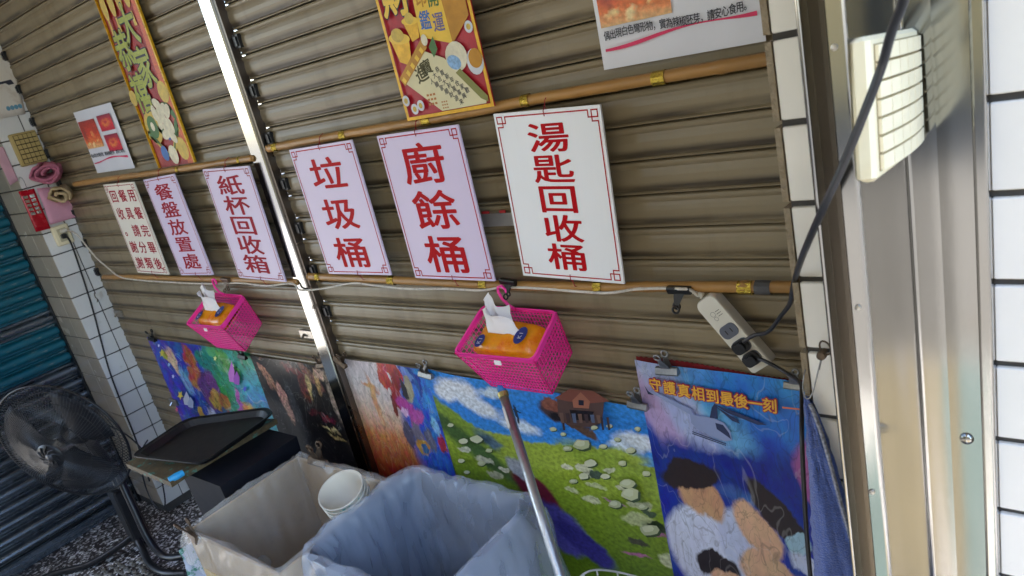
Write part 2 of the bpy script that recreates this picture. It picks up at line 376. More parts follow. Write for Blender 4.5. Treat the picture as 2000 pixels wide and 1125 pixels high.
obj('ceiling', MB().box(-6.0, .30, -1.7, 1.7, 3.05, 3.2), m_ceil, kind='structure', label='plain painted arcade ceiling')
# house front across the street (seen only in the steel) 
hb = thing('house_across_street', 'tan tiled house front with teal awning across the street', 'building', (0,-11,0))
obj('wall', MB().box(-9, 12, -13, -11, -.12, 9), M('tan_wall', 'c7a874', rough=.8, var=.15), hb)
obj('awning', MB().box(-3.2, 1.2, -11.0, -10.2, 2.7, 3.1), M('teal_awning', '2b8fa6', rough=.6), hb)
for i in range(4):
    wdw = obj('window', MB().box(-7+i*4, -5+i*4, -11.0, -10.97, 4.4, 6.4), M('dark_glass', (.03,.04,.05), rough=.1), hb)
    obj('frame', MB().box(-7.08+i*4, -4.92+i*4, -11.0, -10.94, 4.3, 4.4), m_ceil, wdw)
obj('door', MB().box(2.2, 4.6, -11.0, -10.95, -.12, 2.6), M('dark_door', '3a3733', rough=.5), hb)

obj('reflection_mat', MB().bbox(-.02, .62, -1.75, -.12, .0, .012, .003), M('tan_reflection', (.155,.13,.08), rough=.8, var=.25, scale=5), label='tan rubber mat lying on the floor near the street', cat='mat')  # added behind the camera so the steel jamb mirrors a warm tan
obj('reflection_mat', MB().bbox(-.74, -.30, -1.75, -.12, .0, .012, .003), M('teal_reflection', (.045,.075,.075), rough=.8, var=.35, scale=5), label='dull teal rubber mat lying on the floor near the street', cat='mat')  # second added mat, gives the jamb a dull teal reflection
# ---------------------------------------------------------------- roller shutters: each slat a piece
SH = 1.376
prof = [(.010,0),(-.001,-.0012),(-.0050,-.003),(-.0066,-.007),(-.0062,-.011),(-.0040,-.0145),(-.0022,-.0165),(-.0026,-.0185),(-.0042,-.024),(-.0058,-.034),(-.0056,-.046),(-.0032,-.056),(.0002,-.0625),(.0008,-.0655),(-.0018,-.068),(-.0040,-.070),(-.0035,-.0722),(.010,-.0735)]
def shutter(label, x0, x1, ztop, pitch, zmin=.06):
    r = thing('roller_shutter', label, 'shutter', (x0, SH, 0))
    sc = pitch/.0751
    base = MB().xprism([(y, z*sc) for y, z in prof], 0, x1-x0, closed=False)
    z = ztop; first = None; i = 0
    while z > zmin:
        loc = Vector((0, random.uniform(-.0006,.0006), z))
        if first is None:
            first = obj('slat', base, m_slat, r, world=False, smooth=False, recalc=True); first.location = loc
        else: link_copy(first, 'slat', r, loc)
        z -= pitch; i += 1
    obj('bottom_bar', MB().box(x0, x1, SH-.012, SH+.02, .0, z + .004), m_steel_d, r)
    obj('gap_backing', MB().box(x0, x1, SH+.012, SH+.03, 0, ztop), m_seam, r)
    return r
sr = shutter('taupe roller shutter between polished post and right tiled column', -2.098, -.30, H + .1596 + .0751*12, .0751)
slft = shutter('taupe roller shutter between left tiled pillar and polished post', -3.90, -2.172, H + .4323 + .0747*8, .0747)
# dark end clips beside the post and by the left pillar
clipmb = MB().box(0, .028, -.016, .004, -.052, -.012).box(.004, .020, -.021, -.016, -.046, -.018)
first = None
for r, xx, zt, pt, ks in ((sr, 0.004, H + .1596 + .0751*12, .0751, range(1, 25, 1)), (slft, .0, H + .4323 + .0747*8, .0747, range(1, 22, 2))):
    for k in ks:
        if r is sr and k % 2 == 0: continue
        if first is None:
            first = obj('end_clip', clipmb, m_blackm, r, world=False); first.location = (xx, 0, zt - pt*k)
        else: link_copy(first, 'end_clip', r, (xx, 0, zt - pt*k))
# dents and latches on the slats
for (u, v) in ((600, 652), (232, 612), (340, 785)):
    c = P(u, v, Y=SH-.01)
    t = thing('slide_latch', {600:'scuffed steel slide latch beside polished post', 232:'scraped steel slide latch near left tiled pillar', 340:'small round lock latch left of the purple poster'}[u], 'latch', c)
    obj('plate', MB().bbox(c.x-.04, c.x+.04, c.y-.006, c.y+.004, c.z-.016, c.z+.016), m_steel_d, t)
    obj('knob', MB().tube([(c.x-.012, c.y-.006, c.z), (c.x-.012, c.y-.02, c.z-.012)], .005), m_steel, t)
c = P(970, 428, Y=SH-.008)
t = thing('metal_plate', 'bare aluminium strip on the slat beside the white soup spoon sign', 'plate', c)
obj('strip', MB().box(c.x-.07, c.x+.07, c.y-.004, c.y, c.z-.018, c.z+.016), M('bare_alu', (.55,.54,.52), rough=.4, metal=.8), t)
obj('tape_mark', MB().box(c.x-.04, c.x-.015, c.y-.006, c.y-.004, c.z+.017, c.z+.024).box(c.x+.02, c.x+.04, c.y-.006, c.y-.004, c.z+.017, c.z+.024), M('red_mark', 'b03030'), t)

# ---------------------------------------------------------------- polished square post
t = thing('steel_post', 'mirror polished square steel post between the two taupe shutters', 'post', (-2.137, 1.355, 0))
obj('tube', MB().bbox(-2.172, -2.107, 1.336, 1.3735, .0, 3.05, b=.003), m_steel, t)
obj('screw', MB().lathe([(.0,-.006),(.006,-.005),(.007,0)], 10, c=P(613, 600, Y=1.336), ax=(0,1,0)), m_steel_d, t)
# channel strip right of the post face
obj('guide_channel', MB().box(-2.106, -2.096, 1.345, 1.375, 0, 3.05), M('brown_steel', (.20,.17,.15), rough=.3, metal=1), t)

# ---------------------------------------------------------------- left tiled pillar (reveal faces the right, narrow front faces the street)
XL, YF = -3.902, 1.214
lp = thing('tiled_pillar', 'white tiled pillar between turquoise shutter and taupe shutter', 'pillar', (XL, YF, 0))
obj('core', MB().box(-4.24, XL-.006, YF+.006, 1.7, 0, 3.05), m_grout, lp)
ZJ = H - .4301; TP = .1101
rows = []; k = -13
while True:
    zb = ZJ + k*TP; zt = zb + TP - .006
    k += 1
    if zt < .01: continue
    if zb > 3.0: break
    rows.append((max(zb, .002), zt))
for zb, zt in rows:
    obj('tile', MB().bbox(XL-.008, XL, YF, 1.3215, zb, zt, .0015), m_tile, lp)
    obj('tile', MB().bbox(XL-.008, XL, 1.3265, 1.375, zb, zt, .0015), m_tile, lp)
    obj('tile', MB().bbox(-4.052, XL-.009, YF, YF+.008, zb, zt, .0015), m_tile2, lp)
    obj('tile', MB().bbox(-4.236, -4.057, YF, YF+.008, zb, zt, .0015), m_tile2, lp)

# ---------------------------------------------------------------- turquoise shutter on the side wall
XB = -4.26
bs = thing('side_shutter', 'worn turquoise and bare steel roller shutter on the side wall', 'shutter', (XB, 0, 0))
m_teal = M('turquoise_paint', (.008,.105,.15), rough=.3, var=.2, scale=5, stretch=(1,.6,6), dirt=(.38,.36,.30), dirt_amt=.8, dirt_scale=26, dirt_lo=.60, dirt_hi=.66)
m_bare = M('bare_galvanised', (.20,.225,.26), rough=.27, metal=.85, var=.25, scale=8, stretch=(1,.4,4), dirt=(.05,.07,.09), dirt_amt=.6, dirt_scale=12, dirt_lo=.5, dirt_hi=.7, rand=.2)
bp_ = [(-.022,0),(-.012,-.0015),(-.004,-.0035),(-.004,-.007),(-.012,-.009),(-.022,-.0105),(-.022,-.015),(-.006,-.0175),(.006,-.022),(.0145,-.029),(.018,-.038),(.0165,-.047),(.010,-.055),(.0,-.0605),(-.010,-.063),(-.022,-.0645),(-.022,-.0745)]
bmb = MB(); nn = len(bp_)
bmb.add([(x, .28, z) for x, z in bp_] + [(x, 1.205, z) for x, z in bp_], [(i, i+1, i+1+nn, i+nn) for i in range(nn-1)])
zz = H - .167 + .0745*12 + .0745*.5; i = 0; f_t = f_b = None
while zz > .14:
    bare = zz < H - 1.02 or 20 <= i <= 20
    if bare:
        if f_b is None: f_b = obj('slat', bmb, m_bare, bs, world=False); f_b.location = (0,0,zz)
        else: link_copy(f_b, 'slat', bs, (0,0,zz))
    else:
        if f_t is None: f_t = obj('slat', bmb, m_teal, bs, world=False); f_t.location = (0,0,zz)
        else: link_copy(f_t, 'slat', bs, (0,0,zz))
    zz -= .0745; i += 1
obj('bottom_bar', MB().box(XB-.005, XB+.02, .28, 1.205, .004, zz-.002).box(XB+.02, XB+.03, .28, 1.205, .03, .045), m_bare, bs)
obj('guide_rail', MB().box(XB-.02, XB+.035, 1.206, 1.225, 0, 3.05), m_blackm, bs)
obj('wall_above', MB().box(XB-.30, XB-.026, .22, 1.3, 0, 3.05), m_seam, bs)

# ---------------------------------------------------------------- right tiled column and wall
YR = .963
rw = thing('tiled_wall', 'white tiled wall and column to the right of the shutter', 'wall', (0, YR, 0))
obj('core', MB().box(-.339, 1.0, YR+.007, 1.6, 0, 3.05), m_grout, rw)
ZR, TR = H - .1735, .1094
k = -16; cols = [(-.3375,-.2275),(-.110,.0),(.009,.119),(.128,.238),(.247,.357)]
while True:
    zb = ZR + k*TR + .0045; zt = zb + TR - .009; k += 1
    if zt < .02: continue
    if zb > 3.0: break
    for x0, x1 in cols: obj('tile', MB().bbox(x0, x1, YR, YR+.009, zb, zt, .0015), m_tile3, rw)
    obj('edge_tile', MB().box(-.3475, -.3390, YR-.001, YR+.105, zb, zt), m_cut, rw)

# ---------------------------------------------------------------- folded steel door jamb in front of it
jb = thing('steel_jamb', 'folded stainless steel door jamb against the right tiled wall', 'door jamb', (-.19, .85, 0))
def sheet(name, pts, mat, th=.0):
    """vertical folded sheet from plan points (x, y)"""
    mb = MB(); n = len(pts)
    mb.add([(x, y, .0) for x, y in pts] + [(x, y, 3.05) for x, y in pts], [(i, i+1, i+1+n, i+n) for i in range(n-1)])
    o = obj(name, mb, mat, jb, solid=.0012, recalc=False); return o
def arc(cx, cy, r, a0, a1, n=6): return [(cx + r*math.cos(math.radians(a0+(a1-a0)*i/n)), cy + r*math.sin(math.radians(a0+(a1-a0)*i/n))) for i in range(n+1)]
m_ch = M('channel_steel', (.30,.27,.23), rough=.3, metal=1, var=.2, scale=10, stretch=(1,1,.2))
sheet('lip', [(-.2334,.955),(-.2334,.737)] + arc(-.2319,.7365,.0015,180,360) + [(-.2304,.76)], m_steel)
sheet('channel', [(-.2304,.76),(-.2304,.795),(-.2080,.795),(-.2080,.742)], m_ch)
sheet('front_flange', [(-.2080,.742),(-.2075,.7365),(-.2065,.735),(-.1955,.735)] + arc(-.1955,.739,.004,270,360) , m_steel)
sheet('side_panel', [(-.1915,.7392),(-.1922,.80),(-.1914,.88),(-.1920,.946)] + arc(-.187,.946,.005,180,90), m_steel)
sheet('back_panel', [(-.187,.951),(-.160,.9518),(-.1245,.951)], m_steel)
sheet('edge_trim', [(-.1245,.951),(-.1235,.944)] + arc(-.1205,.9435,.003,180,270) + [(-.113,.9405)] + arc(-.113,.9435,.003,270,360) + [(-.110,.961)], m_steel)
for (u, v) in ((1630, 92), (1676, 600), (1703, 960)):
    c = P(u, v, Y=.735); obj('screw', MB().lathe([(0,-.003),(.003,-.0025),(.0035,0)], 10, c=c, ax=(0,1,0)), m_steel_d, jb)
c = P(1888, 857, Y=.950)
obj('bolt', MB().lathe([(0,-.0045),(.004,-.0042),(.0068,-.003),(.0082,0)], 20, c=c, ax=(0,1,0)), m_steel, jb, smooth=True)

# ---------------------------------------------------------------- beige vent boxes with a square grid
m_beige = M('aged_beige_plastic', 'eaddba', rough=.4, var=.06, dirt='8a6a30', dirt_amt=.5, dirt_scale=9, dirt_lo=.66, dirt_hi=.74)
m_groove = M('grid_groove', '9a8a68', rough=.8)
m_beige_keep = m_beige
def vent(label, c, L, Hh, dep, nx, nz, border, bow, tilt=0.):
    """box on a face turned to +x: local x = out of the wall, y = along it, z = up"""
    t = thing('vent_cover', label, 'vent cover', c, (math.radians(tilt), 0, 0))
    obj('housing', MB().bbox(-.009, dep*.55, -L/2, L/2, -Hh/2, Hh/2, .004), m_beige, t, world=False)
    y0, y1, z0, z1 = -L/2 + border, L/2 - .006, -Hh/2 + .008, Hh/2 - .008
    obj('groove_bed', MB().box(dep*.5, dep*.62, y0, y1, z0, z1), m_groove, t, world=False)
    dy, dz = (y1-y0)/nx, (z1-z0)/nz
    for i in range(nx):
        for j in range(nz):
            gp_ = .0010 if nx > 5 else .0018; a, b = y0 + i*dy + gp_, y0 + (i+1)*dy - gp_
            q = lambda y: bow*(1-((y-(y0+y1)/2)/((y1-y0)/2))**2)
            za, zb_ = z0 + j*dz + gp_*1.3, z0 + (j+1)*dz - gp_*1.3
            xs = dep*.62 - .001
            mb = MB().add([(xs,a,za),(xs,b,za),(xs,b,zb_),(xs,a,zb_),(dep*.8+q(a),a,za),(dep*.8+q(b),b,za),(dep*.8+q(b),b,zb_),(dep*.8+q(a),a,zb_)],
                          [(0,3,2,1),(4,5,6,7),(0,1,5,4),(1,2,6,5),(2,3,7,6),(3,0,4,7)])
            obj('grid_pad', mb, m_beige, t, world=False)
    return t
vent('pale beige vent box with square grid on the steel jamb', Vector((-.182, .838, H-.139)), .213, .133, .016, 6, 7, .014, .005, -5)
m_beige = M('tan_plastic', 'b09a62', rough=.5, var=.1); m_groove = M('dark_groove', '4a3c20', rough=.8)
vent('tan vent box with square grid on left tiled pillar', Vector((-3.893, 1.302, H+.068)), .113, .148, .03, 5, 6, .012, .0, 0)
m_beige = m_beige_keep
# ================================================================ BAMBOO POLES, TAPE, TIES
m_bam = M('bamboo', 'a37840', rough=.38, var=.22, scale=6, stretch=(.5,6,6), dirt='4a2a10', dirt_amt=.5, dirt_scale=10, dirt_lo=.58, dirt_hi=.75, bump=.1, bscale=60)
m_gold = M('gold_foil', (.52,.36,.05), rough=.22, metal=.85, var=.3, scale=60, bump=.9, bscale=220)
m_redst = M('red_string', '9b2430', rough=.8)
def bamboo(label, pts_px, r, bands, Y=1.338, node=.23, gp='bamboo poles tied across the shutters'):
    pts = [P(u, v, Y=Y) for u, v in pts_px]
    t = thing('bamboo_pole', label, 'bamboo pole', pts[0], group=gp)
    dense, rs = [], []
    tot = 0; nxt = .12 + random.random()*.08
    for a, b in zip(pts[:-1], pts[1:]):
        k = max(2, int((b-a).length/.012))
        for i in range(k):
            f = i/k; p = a.lerp(b, f); s = tot + (b-a).length*f
            dense.append(p + Vector((0, 0, .0012*math.sin(s*5.1)))); 
            d = min(abs((s - .12) % node), node - abs((s - .12) % node))
            rs.append(r*(1 + .13*math.exp(-(d/.007)**2)) * (1 + .02*math.sin(s*9)))
        tot += (b-a).length
    dense.append(pts[-1]); rs.append(r)
    obj('cane', MB().tube(dense, rs, 10), m_bam, t, smooth=True)
    for (u, v, w) in bands:
        c = P(u, v, Y=Y); q = min(range(len(pts)-1), key=lambda i: abs((pts[i]+pts[i+1]).x/2 - c.x)); d = (pts[q+1]-pts[q]).normalized()
        f = (c.x - pts[q].x)/max(1e-6, (pts[q+1].x - pts[q].x)); c = pts[q].lerp(pts[q+1], f)
        n = 5; mb = MB().tube([c + d*(w*(i/(n-1)-.5)) for i in range(n)], [r*(1.12+.08*random.random()) for _ in range(n)], 9, cap=False)
        obj('tape_band', mb, m_gold, t)
    return t, pts
bu_l, _ = bamboo('upper bamboo pole across the shutter left of the post', [(146,360),(330,333),(497,309)], .0115, [(352,336,.02),(470,313,.012)])
bu_r, _ = bamboo('upper bamboo pole across the shutter right of the post', [(524,290),(800,241),(1060,190),(1290,152),(1530,111)], .0125, [(540,286,.025),(673,263,.025),(836,235,.03),(1029,198,.022),(1289,152,.028)])
bl_l, _ = bamboo('lower bamboo pole across the shutter left of the post', [(203,541),(400,544),(582,551)], .0115, [])
bl_r, _ = bamboo('lower bamboo pole across the shutter right of the post', [(604,540),(800,549),(1000,557),(1200,560),(1400,561),(1600,562)], .0125, [(624,541,.022),(767,549,.026),(947,556,.026),(1170,560,.022),(1457,562,.03)])
c = P(1490, 561.5, Y=1.338)
obj('grey_tape', MB().tube([c + Vector((x,0,0)) for x in (-.014,0,.018)], [.0150,.0155,.0148], 10, cap=False), M('grey_tape', '4b4a4a', rough=.7, bump=.4, bscale=80), bl_r)
# ================================================================ SIGNS
m_lilac = M('lilac_board', 'd6c8e4', rough=.32, var=.02, bump=.10, bscale=1, stretch=(420,1,1))
m_whiteb = M('white_board', 'f0f1f3', rough=.30, var=.02, bump=.10, bscale=1, stretch=(420,1,1))
m_creamb = M('cream_board', 'e6e0d4', rough=.34, var=.03, bump=.10, bscale=1, stretch=(420,1,1))
m_red = M('sign_red', 'b4000e', rough=.55, var=.03, spec=.15)
m_crim = M('sign_crimson', '9c0626', rough=.55, var=.03, spec=.15)
def sign(label, corners, board, chars, ink, Y=1.312, th=.006, lean=0., border=.014):
    """chars: list of (char, x fraction, z fraction from the top, w fraction of width, h fraction of height)"""
    cen, w, h, ang = quadframe(*corners, Y)
    t = thing('hanging_sign', label, 'sign', cen, (0, ang, 0), 'red lettered signs tied to the bamboo')
    obj('board', MB().bbox(-w/2, w/2, 0, th, -h/2, h/2, .0008), board, t, world=False)
    lt = MB()
    for ch, fx, fz, fw, fh in chars: put(lt, ch, (fx-.5)*w, (.5-fz)*h, fw*w/.90, fh*h/.90, -.0006, off=.018)
    obj('lettering', lt, ink, t, world=False, recalc=False)
    b = MB(); i_ = border*.62; s = border*1.05; lw = .0022*(w/.29)+.0006
    def seg(x0, z0, x1, z1):
        b.add([(min(x0,x1)-lw/2,-.0006,min(z0,z1)-lw/2),(max(x0,x1)+lw/2,-.0006,min(z0,z1)-lw/2),(max(x0,x1)+lw/2,-.0006,max(z0,z1)+lw/2),(min(x0,x1)-lw/2,-.0006,max(z0,z1)+lw/2)], [(0,1,2,3)])
    X, Z = w/2 - i_, h/2 - i_
    seg(-X+1.6*s, Z, X-1.6*s, Z); seg(-X+1.6*s, -Z, X-1.6*s, -Z); seg(-X, -Z+1.6*s, -X, Z-1.6*s); seg(X, -Z+1.6*s, X, Z-1.6*s)
    for sx_ in (-1, 1):
        for sz in (-1, 1):
            q = lambda a, c_: (sx_*(X-a*s), sz*(Z-c_*s))
            for a, c_ in (((0,0),(1,0)),((1,0),(1,1)),((1,1),(0,1)),((0,1),(0,0)),((1.6,0),(1.6,1)),((1.6,1),(1,1)),((1,1),(1,1.6)),((1,1.6),(0,1.6))):
                seg(*q(*a), *q(*c_))
    obj('border', b, ink, t, world=False, recalc=False)
    for sz in (1, -1):
        z0 = sz*(h/2 - .014); mb = MB()
        mb.tube([(0,-.0015,z0),(.001,-.004,z0+sz*.012),(-.001,.006,z0+sz*.020),(.002,.008,z0+sz*.034),(0,.026,z0+sz*.042),(-.002,.044,z0+sz*.03)], .0011, 5)
        mb.tube([(0,.006,z0+sz*.020),(.006,.004,z0+sz*.010),(.010,.002,z0+sz*.012)], .0009, 5)
        obj('string', mb, m_redst, t, world=False)
    return t
col = lambda s, fw, fh, z0, z1, fx=.5: [(ch, fx, z0 + (z1-z0)*(i/(len(s)-1)), fw, fh) for i, ch in enumerate(s)]
sign('small cream sign with three columns of red writing, hanging beside the left pillar', [(202,362),(261,354),(328,535),(269,534)], m_creamb,
     [(c_, .80, z_, .215, .125) for c_, z_ in zip('用餐完畢後', (.135,.325,.515,.70,.88))] +
     [(c_, .51, z_, .215, .125) for c_, z_ in zip('餐具請分類', (.135,.325,.515,.70,.88))] +
     [(c_, .22, z_, .215, .125) for c_, z_ in zip('回收。謝謝', (.135,.325,.515,.70,.88))], m_crim)
sign('lilac sign reading tray return place in five red characters', [(280,352.6),(339,338),(415,537),(354,538)], m_lilac, col('餐盤放置處', .50, .150, .150, .855), m_crim)
sign('lilac sign reading paper cup recycling box in five red characters', [(398,333.6),(486,321),(555,548),(466,545)], m_lilac, col('紙杯回收箱', .50, .158, .150, .855), m_crim)
sign('lilac sign reading garbage bin in three red characters, beside the polished post', [(565.6,294.5),(687,271),(762,536.7),(641.5,536)], m_lilac, col('垃圾桶', .50, .225, .215, .825), m_red)
sign('lilac sign reading kitchen waste bin in three red characters', [(738.5,268),(896,240),(963,546.5),(809.5,546)], m_lilac, col('廚餘桶', .49, .245, .215, .825), m_red)
sign('white sign reading soup spoon recycling bin in five red characters', [(966,224),(1173,202.5),(1218,553),(1019.5,540)], m_whiteb, col('湯匙回收桶', .36, .155, .155, .860), m_red)

# ================================================================ PAPER POSTERS ON THE SHUTTER
m_paper = M('laminated_paper', 'd8d9e2', rough=.22, var=.03)
m_ink = M('black_ink', (.02,.02,.035), rough=.5)
m_chili = painted('chilli_photo', [(0,'e2b27a'),(.22,'e8793a'),(.5,'d8432a'),(1,'a03028')], [(.2,.18,.12,.06,20,'f0cf8e',.5),(.45,.12,.07,.10,-30,'f3d9a0',.5),(.75,.25,.10,.05,35,'efc27c',.5),(.15,.55,.12,.3,0,'9a3a30',.7),(.6,.5,.08,.12,10,'f0a060',.6),(.8,.62,.14,.2,0,'b5382a',.6)], distort=.25, dscale=7, grain=.15, gscale=(14,14,1))
m_chili2 = painted('chilli_photo_small', [(0,'c01838'),(.5,'d82838'),(1,'8a1a3a')], [(.5,.5,.3,.26,20,'e8863c',.5),(.5,.55,.16,.14,20,'c8243c',.5)], distort=.2, dscale=5, grain=.12, gscale=(9,9,1))
def panel_mesh(x0, x1, z0, z1, y, nx=2, nz=2):
    return MB().grid(lambda a, b: (x0 + (x1-x0)*a, y, z0 + (z1-z0)*b), nx, nz)
def wavestroke(mb, pts, ws, y):
    vs = []; n = len(pts)
    for (x, z), w in zip(pts, ws): vs += [(x, y, z - w/2), (x, y, z + w/2)]
    mb.add(vs, [(2*i, 2*i+2, 2*i+3, 2*i+1) for i in range(n-1)])
    return mb
def notice(label, corners, Y, text_fx, big):
    cen, w, h, ang = quadframe(*corners, Y)
    t = thing('chilli_notice', label, 'notice', cen, (0, ang, 0))
    obj('sheet', MB().grid(lambda a, b: ((a-.5)*w, .0025*math.sin(a*5+b*3)*(1-b*.5), (b-.5)*h), 8, 8), m_paper, t, world=False, smooth=True)
    y = -.0034
    obj('photo', panel_mesh(-.46*w, -.02*w, (-.5+.40)*h, .34*h, y), m_chili, t, world=False)
    obj('photo', panel_mesh(.06*w, .40*w, .12*h, .36*h, y), m_chili2, t, world=False)
    obj('photo', panel_mesh(.06*w, .40*w, -.20*h, .06*h, y), m_chili2, t, world=False)
    lt = MB(); s_ = '偶出現白色彎形物，實為辣椒胚芽，請安心食用。'
    for i, ch in enumerate(s_): put(lt, ch, (-.455 + .91*(i+.5)/len(s_))*w, -.215*h, .91*w/len(s_)*1.05, .075*h if big else .07*h, y-.0004, off=.012)
    obj('lettering', lt, m_ink, t, world=False, recalc=False)
    xs = [(-.45 + .9*i/14) for i in range(15)]
    obj('underline', wavestroke(MB(), [(x*w, (-.305 + .022*math.sin((x+.5)*6.5 - 2.1) + .03*x)*h) for x in xs], [(.010 + .012*(i/14)**2 + .004*math.sin(i))*h*1.4 for i in range(15)], y-.0002), M('ribbon_pink', 'cf2058', rough=.4), t, world=False, recalc=False)
    return t, w, h
notice('small white notice with three chilli photographs above the cream sign', [(143,221),(216,199),(263,326),(191,340)], 1.362, None, False)
# the large one hangs lower part in view; its top is above the picture
a_, b_2 = P(1180, 137, Y=1.355), P(1497, 80, Y=1.355)
wd = (b_2 - a_).length; ex_ = (b_2 - a_).normalized(); ez_ = Vector((-ex_.z, 0, ex_.x)); hh_ = wd*.70
c_ = (a_ + b_2)/2 + ez_*hh_/2
t = thing('chilli_notice', 'large laminated white notice with chilli photograph beside the right column', 'notice', c_, (0, math.atan2(-ex_.z, ex_.x), 0))
w, h = wd, hh_; ybase = -.0034
obj('sheet', MB().grid(lambda a, b: ((a-.5)*w, .002*math.sin(a*5+b*3), (b-.5)*h), 10, 8), m_paper, t, world=False, smooth=True)
obj('photo', panel_mesh(-.465*w, .0*w, -.155*h, .42*h, ybase), m_chili, t, world=False)
obj('photo', panel_mesh(.06*w, .42*w, .03*h, .42*h, ybase), m_chili2, t, world=False)
lt = MB(); s_ = '偶出現白色彎形物，實為辣椒胚芽，請安心食用。'
for i, ch in enumerate(s_): put(lt, ch, (-.455 + .90*(i+.5)/len(s_))*w, (-.225 + .012*math.sin(i/3.))*h, .90*w/len(s_)*1.08, .083*h, ybase-.0004, off=.014)
obj('lettering', lt, m_ink, t, world=False, recalc=False)
lt = MB()
for i, ch in enumerate('从辣椒籽芽芯'): put(lt, ch, (.10 + .045*i)*w, -.0*h, .044*w, .045*h, ybase-.0004, off=.004)
obj('caption', lt, m_ink, t, world=False, recalc=False)
obj('underline', wavestroke(MB(), [((-.46 + .93*i/20)*w, (-.325 + .020*math.sin(i*.33 - 2.2) + .055*(i/20))*h) for i in range(21)], [(.022 + .010*math.sin(i*.33) + .05*max(0, i/20-.8))*h for i in range(21)], ybase-.0002), M('ribbon_pink', 'cf2058', rough=.4), t, world=False, recalc=False)

# long red and gold New Year banner
m_nyred = M('glitter_red', '9c0c16', rough=.35, var=.35, scale=160, bump=.3, bscale=500)
m_nygold = M('banner_gold', 'd0a018', rough=.3, metal=.25, var=.3, scale=80)
m_orange = M('banner_orange', 'c8501a', rough=.35, var=.4, scale=140)
m_gyel = M('green_gold_glitter', '9aa028', rough=.35, var=.4, scale=200)
m_lant = M('lantern_yellow', 'c8a83c', rough=.4, var=.25, scale=60)
m_cream = M('flower_white', 'd8cfb4', rough=.5, var=.2, scale=60)
m_leaf = M('print_green', '3f6a2c', rough=.5, var=.3)
m_blue = M('print_blue', '2f62a8', rough=.4, var=.3)
cen, w, h, ang = quadframe((187,0),(271,0),(384,318),(311,326), 1.352)
aa, bb = P(311,326,Y=1.352), P(384,319,Y=1.352); w = (bb-aa).length
lft = P(187,0,Y=1.352); h = (lft-aa).length + .22
ez = (lft-aa).normalized(); ang = math.atan2(ez.x, ez.z)
cen = (aa+bb)/2 + ez*h/2
t = thing('new_year_banner', 'long red and gold New Year banner with raised characters and white flower', 'banner', cen, (0, ang, 0))
obj('sheet', MB().grid(lambda a, b: ((a-.5)*w, .004*math.cos(a*math.pi), (b-.5)*h), 8, 6), m_nyred, t, world=False, smooth=True)
yb = -.0052
obj('gold_edge', MB().box(w*.47, w*.5, yb, .003, -h/2, h/2), m_nygold, t, world=False)
obj('gold_edge', MB().box(-w*.5, -w*.485, yb, .003, -h/2, h/2), m_nygold, t, world=False)
obj('orange_strip', MB().flat([(w*.34,-h*.5),(w*.468,-h*.5),(w*.468,h*.5),(w*.40,h*.5)], yb), m_orange, t, world=False)
def ell(cx, cz, rx, rz, n=16, rot=0.):
    c, s = math.cos(math.radians(rot)), math.sin(math.radians(rot))
    return [(cx + rx*math.cos(q)*c - rz*math.sin(q)*s, cz + rx*math.cos(q)*s + rz*math.sin(q)*c) for q in [2*math.pi*i/n for i in range(n)]]
zpx = lambda v: (P(250 + (v-160)*.37, v, Y=1.352) - cen).dot(ez)      # height on the banner of a photo row
for ch, fx, v in (('大', .10, 66), ('恭', -.22, 106), ('家', .13, 147), ('禧', -.20, 188)):
    k = MB(); put(k, ch, fx*w, zpx(v), .42*w, .52*w, yb-.0004, off=.050); obj('character_outline', k, m_ink, t, world=False, recalc=False)
    k = MB(); put(k, ch, fx*w, zpx(v), .42*w, .52*w, yb-.0009, off=.024); obj('character', k, m_gyel, t, world=False, recalc=False)
for i, fx in enumerate((-.33, -.12, .09, .30)):
    obj('lantern', MB().flat(ell(fx*w, zpx(18 - i*2), w*.075, w*.17), yb-.0004).flat([(fx*w-w*.02, zpx(18)-w*.17),(fx*w+w*.02, zpx(18)-w*.17),(fx*w+w*.035, zpx(18)-w*.34),(fx*w-w*.035, zpx(18)-w*.34)], yb-.0004), m_lant, t, world=False, recalc=False)
for k in range(11):
    a = k*2.4; rr = .055*w*math.sqrt(k)
    obj('petal', MB().flat(ell(.13*w + rr*math.cos(a)*1.1, zpx(242) + rr*math.sin(a)*1.5, w*.065, w*.105, 12, k*40), yb-.0006-.0002*k), m_cream, t, world=False, recalc=False)
for fx, v, rt in ((.38, 232, 30), (.36, 262, -30), (-.02, 262, 60), (.30, 222, 70)):
    obj('leaf', MB().flat(ell(fx*w, zpx(v), w*.05, w*.13, 10, rt), yb-.0004), m_leaf, t, world=False, recalc=False)
obj('ornament', MB().flat(ell(-.22*w, zpx(252), w*.20, w*.22, 18), yb-.0004), m_lant, t, world=False, recalc=False)
obj('ornament_inset', MB().flat(ell(-.22*w, zpx(252), w*.13, w*.15, 18), yb-.0008), m_leaf, t, world=False, recalc=False)
obj('ornament_inset', MB().flat(ell(-.22*w, zpx(251), w*.05, w*.06, 12), yb-.0012), m_cream, t, world=False, recalc=False)
obj('scroll', wavestroke(MB(), [((-.42 + .84*i/12)*w, zpx(286) + .16*w*math.cos(i*.52)) for i in range(13)], [w*(.10+.03*math.sin(i))for i in range(13)], yb-.0004), m_lant, t, world=False, recalc=False)
obj('scroll_line', wavestroke(MB(), [((-.40 + .80*i/12)*w, zpx(286) + .16*w*math.cos(i*.52)) for i in range(13)], [w*.045]*13, yb-.0008), m_leaf, t, world=False, recalc=False)
for fx, v, m2, rr in ((-.16, 303, m_blue, .09), (.05, 308, m_cream, .11), (.33, 300, m_lant, .13), (-.45, 192, m_lant, .09), (.36, 196, m_lant, .12), (.10, 272, m_blue, .06)):
    obj('gem', MB().flat(ell(fx*w, zpx(v), w*rr, w*rr*1.15, 14), yb-.0010), m2, t, world=False, recalc=False)

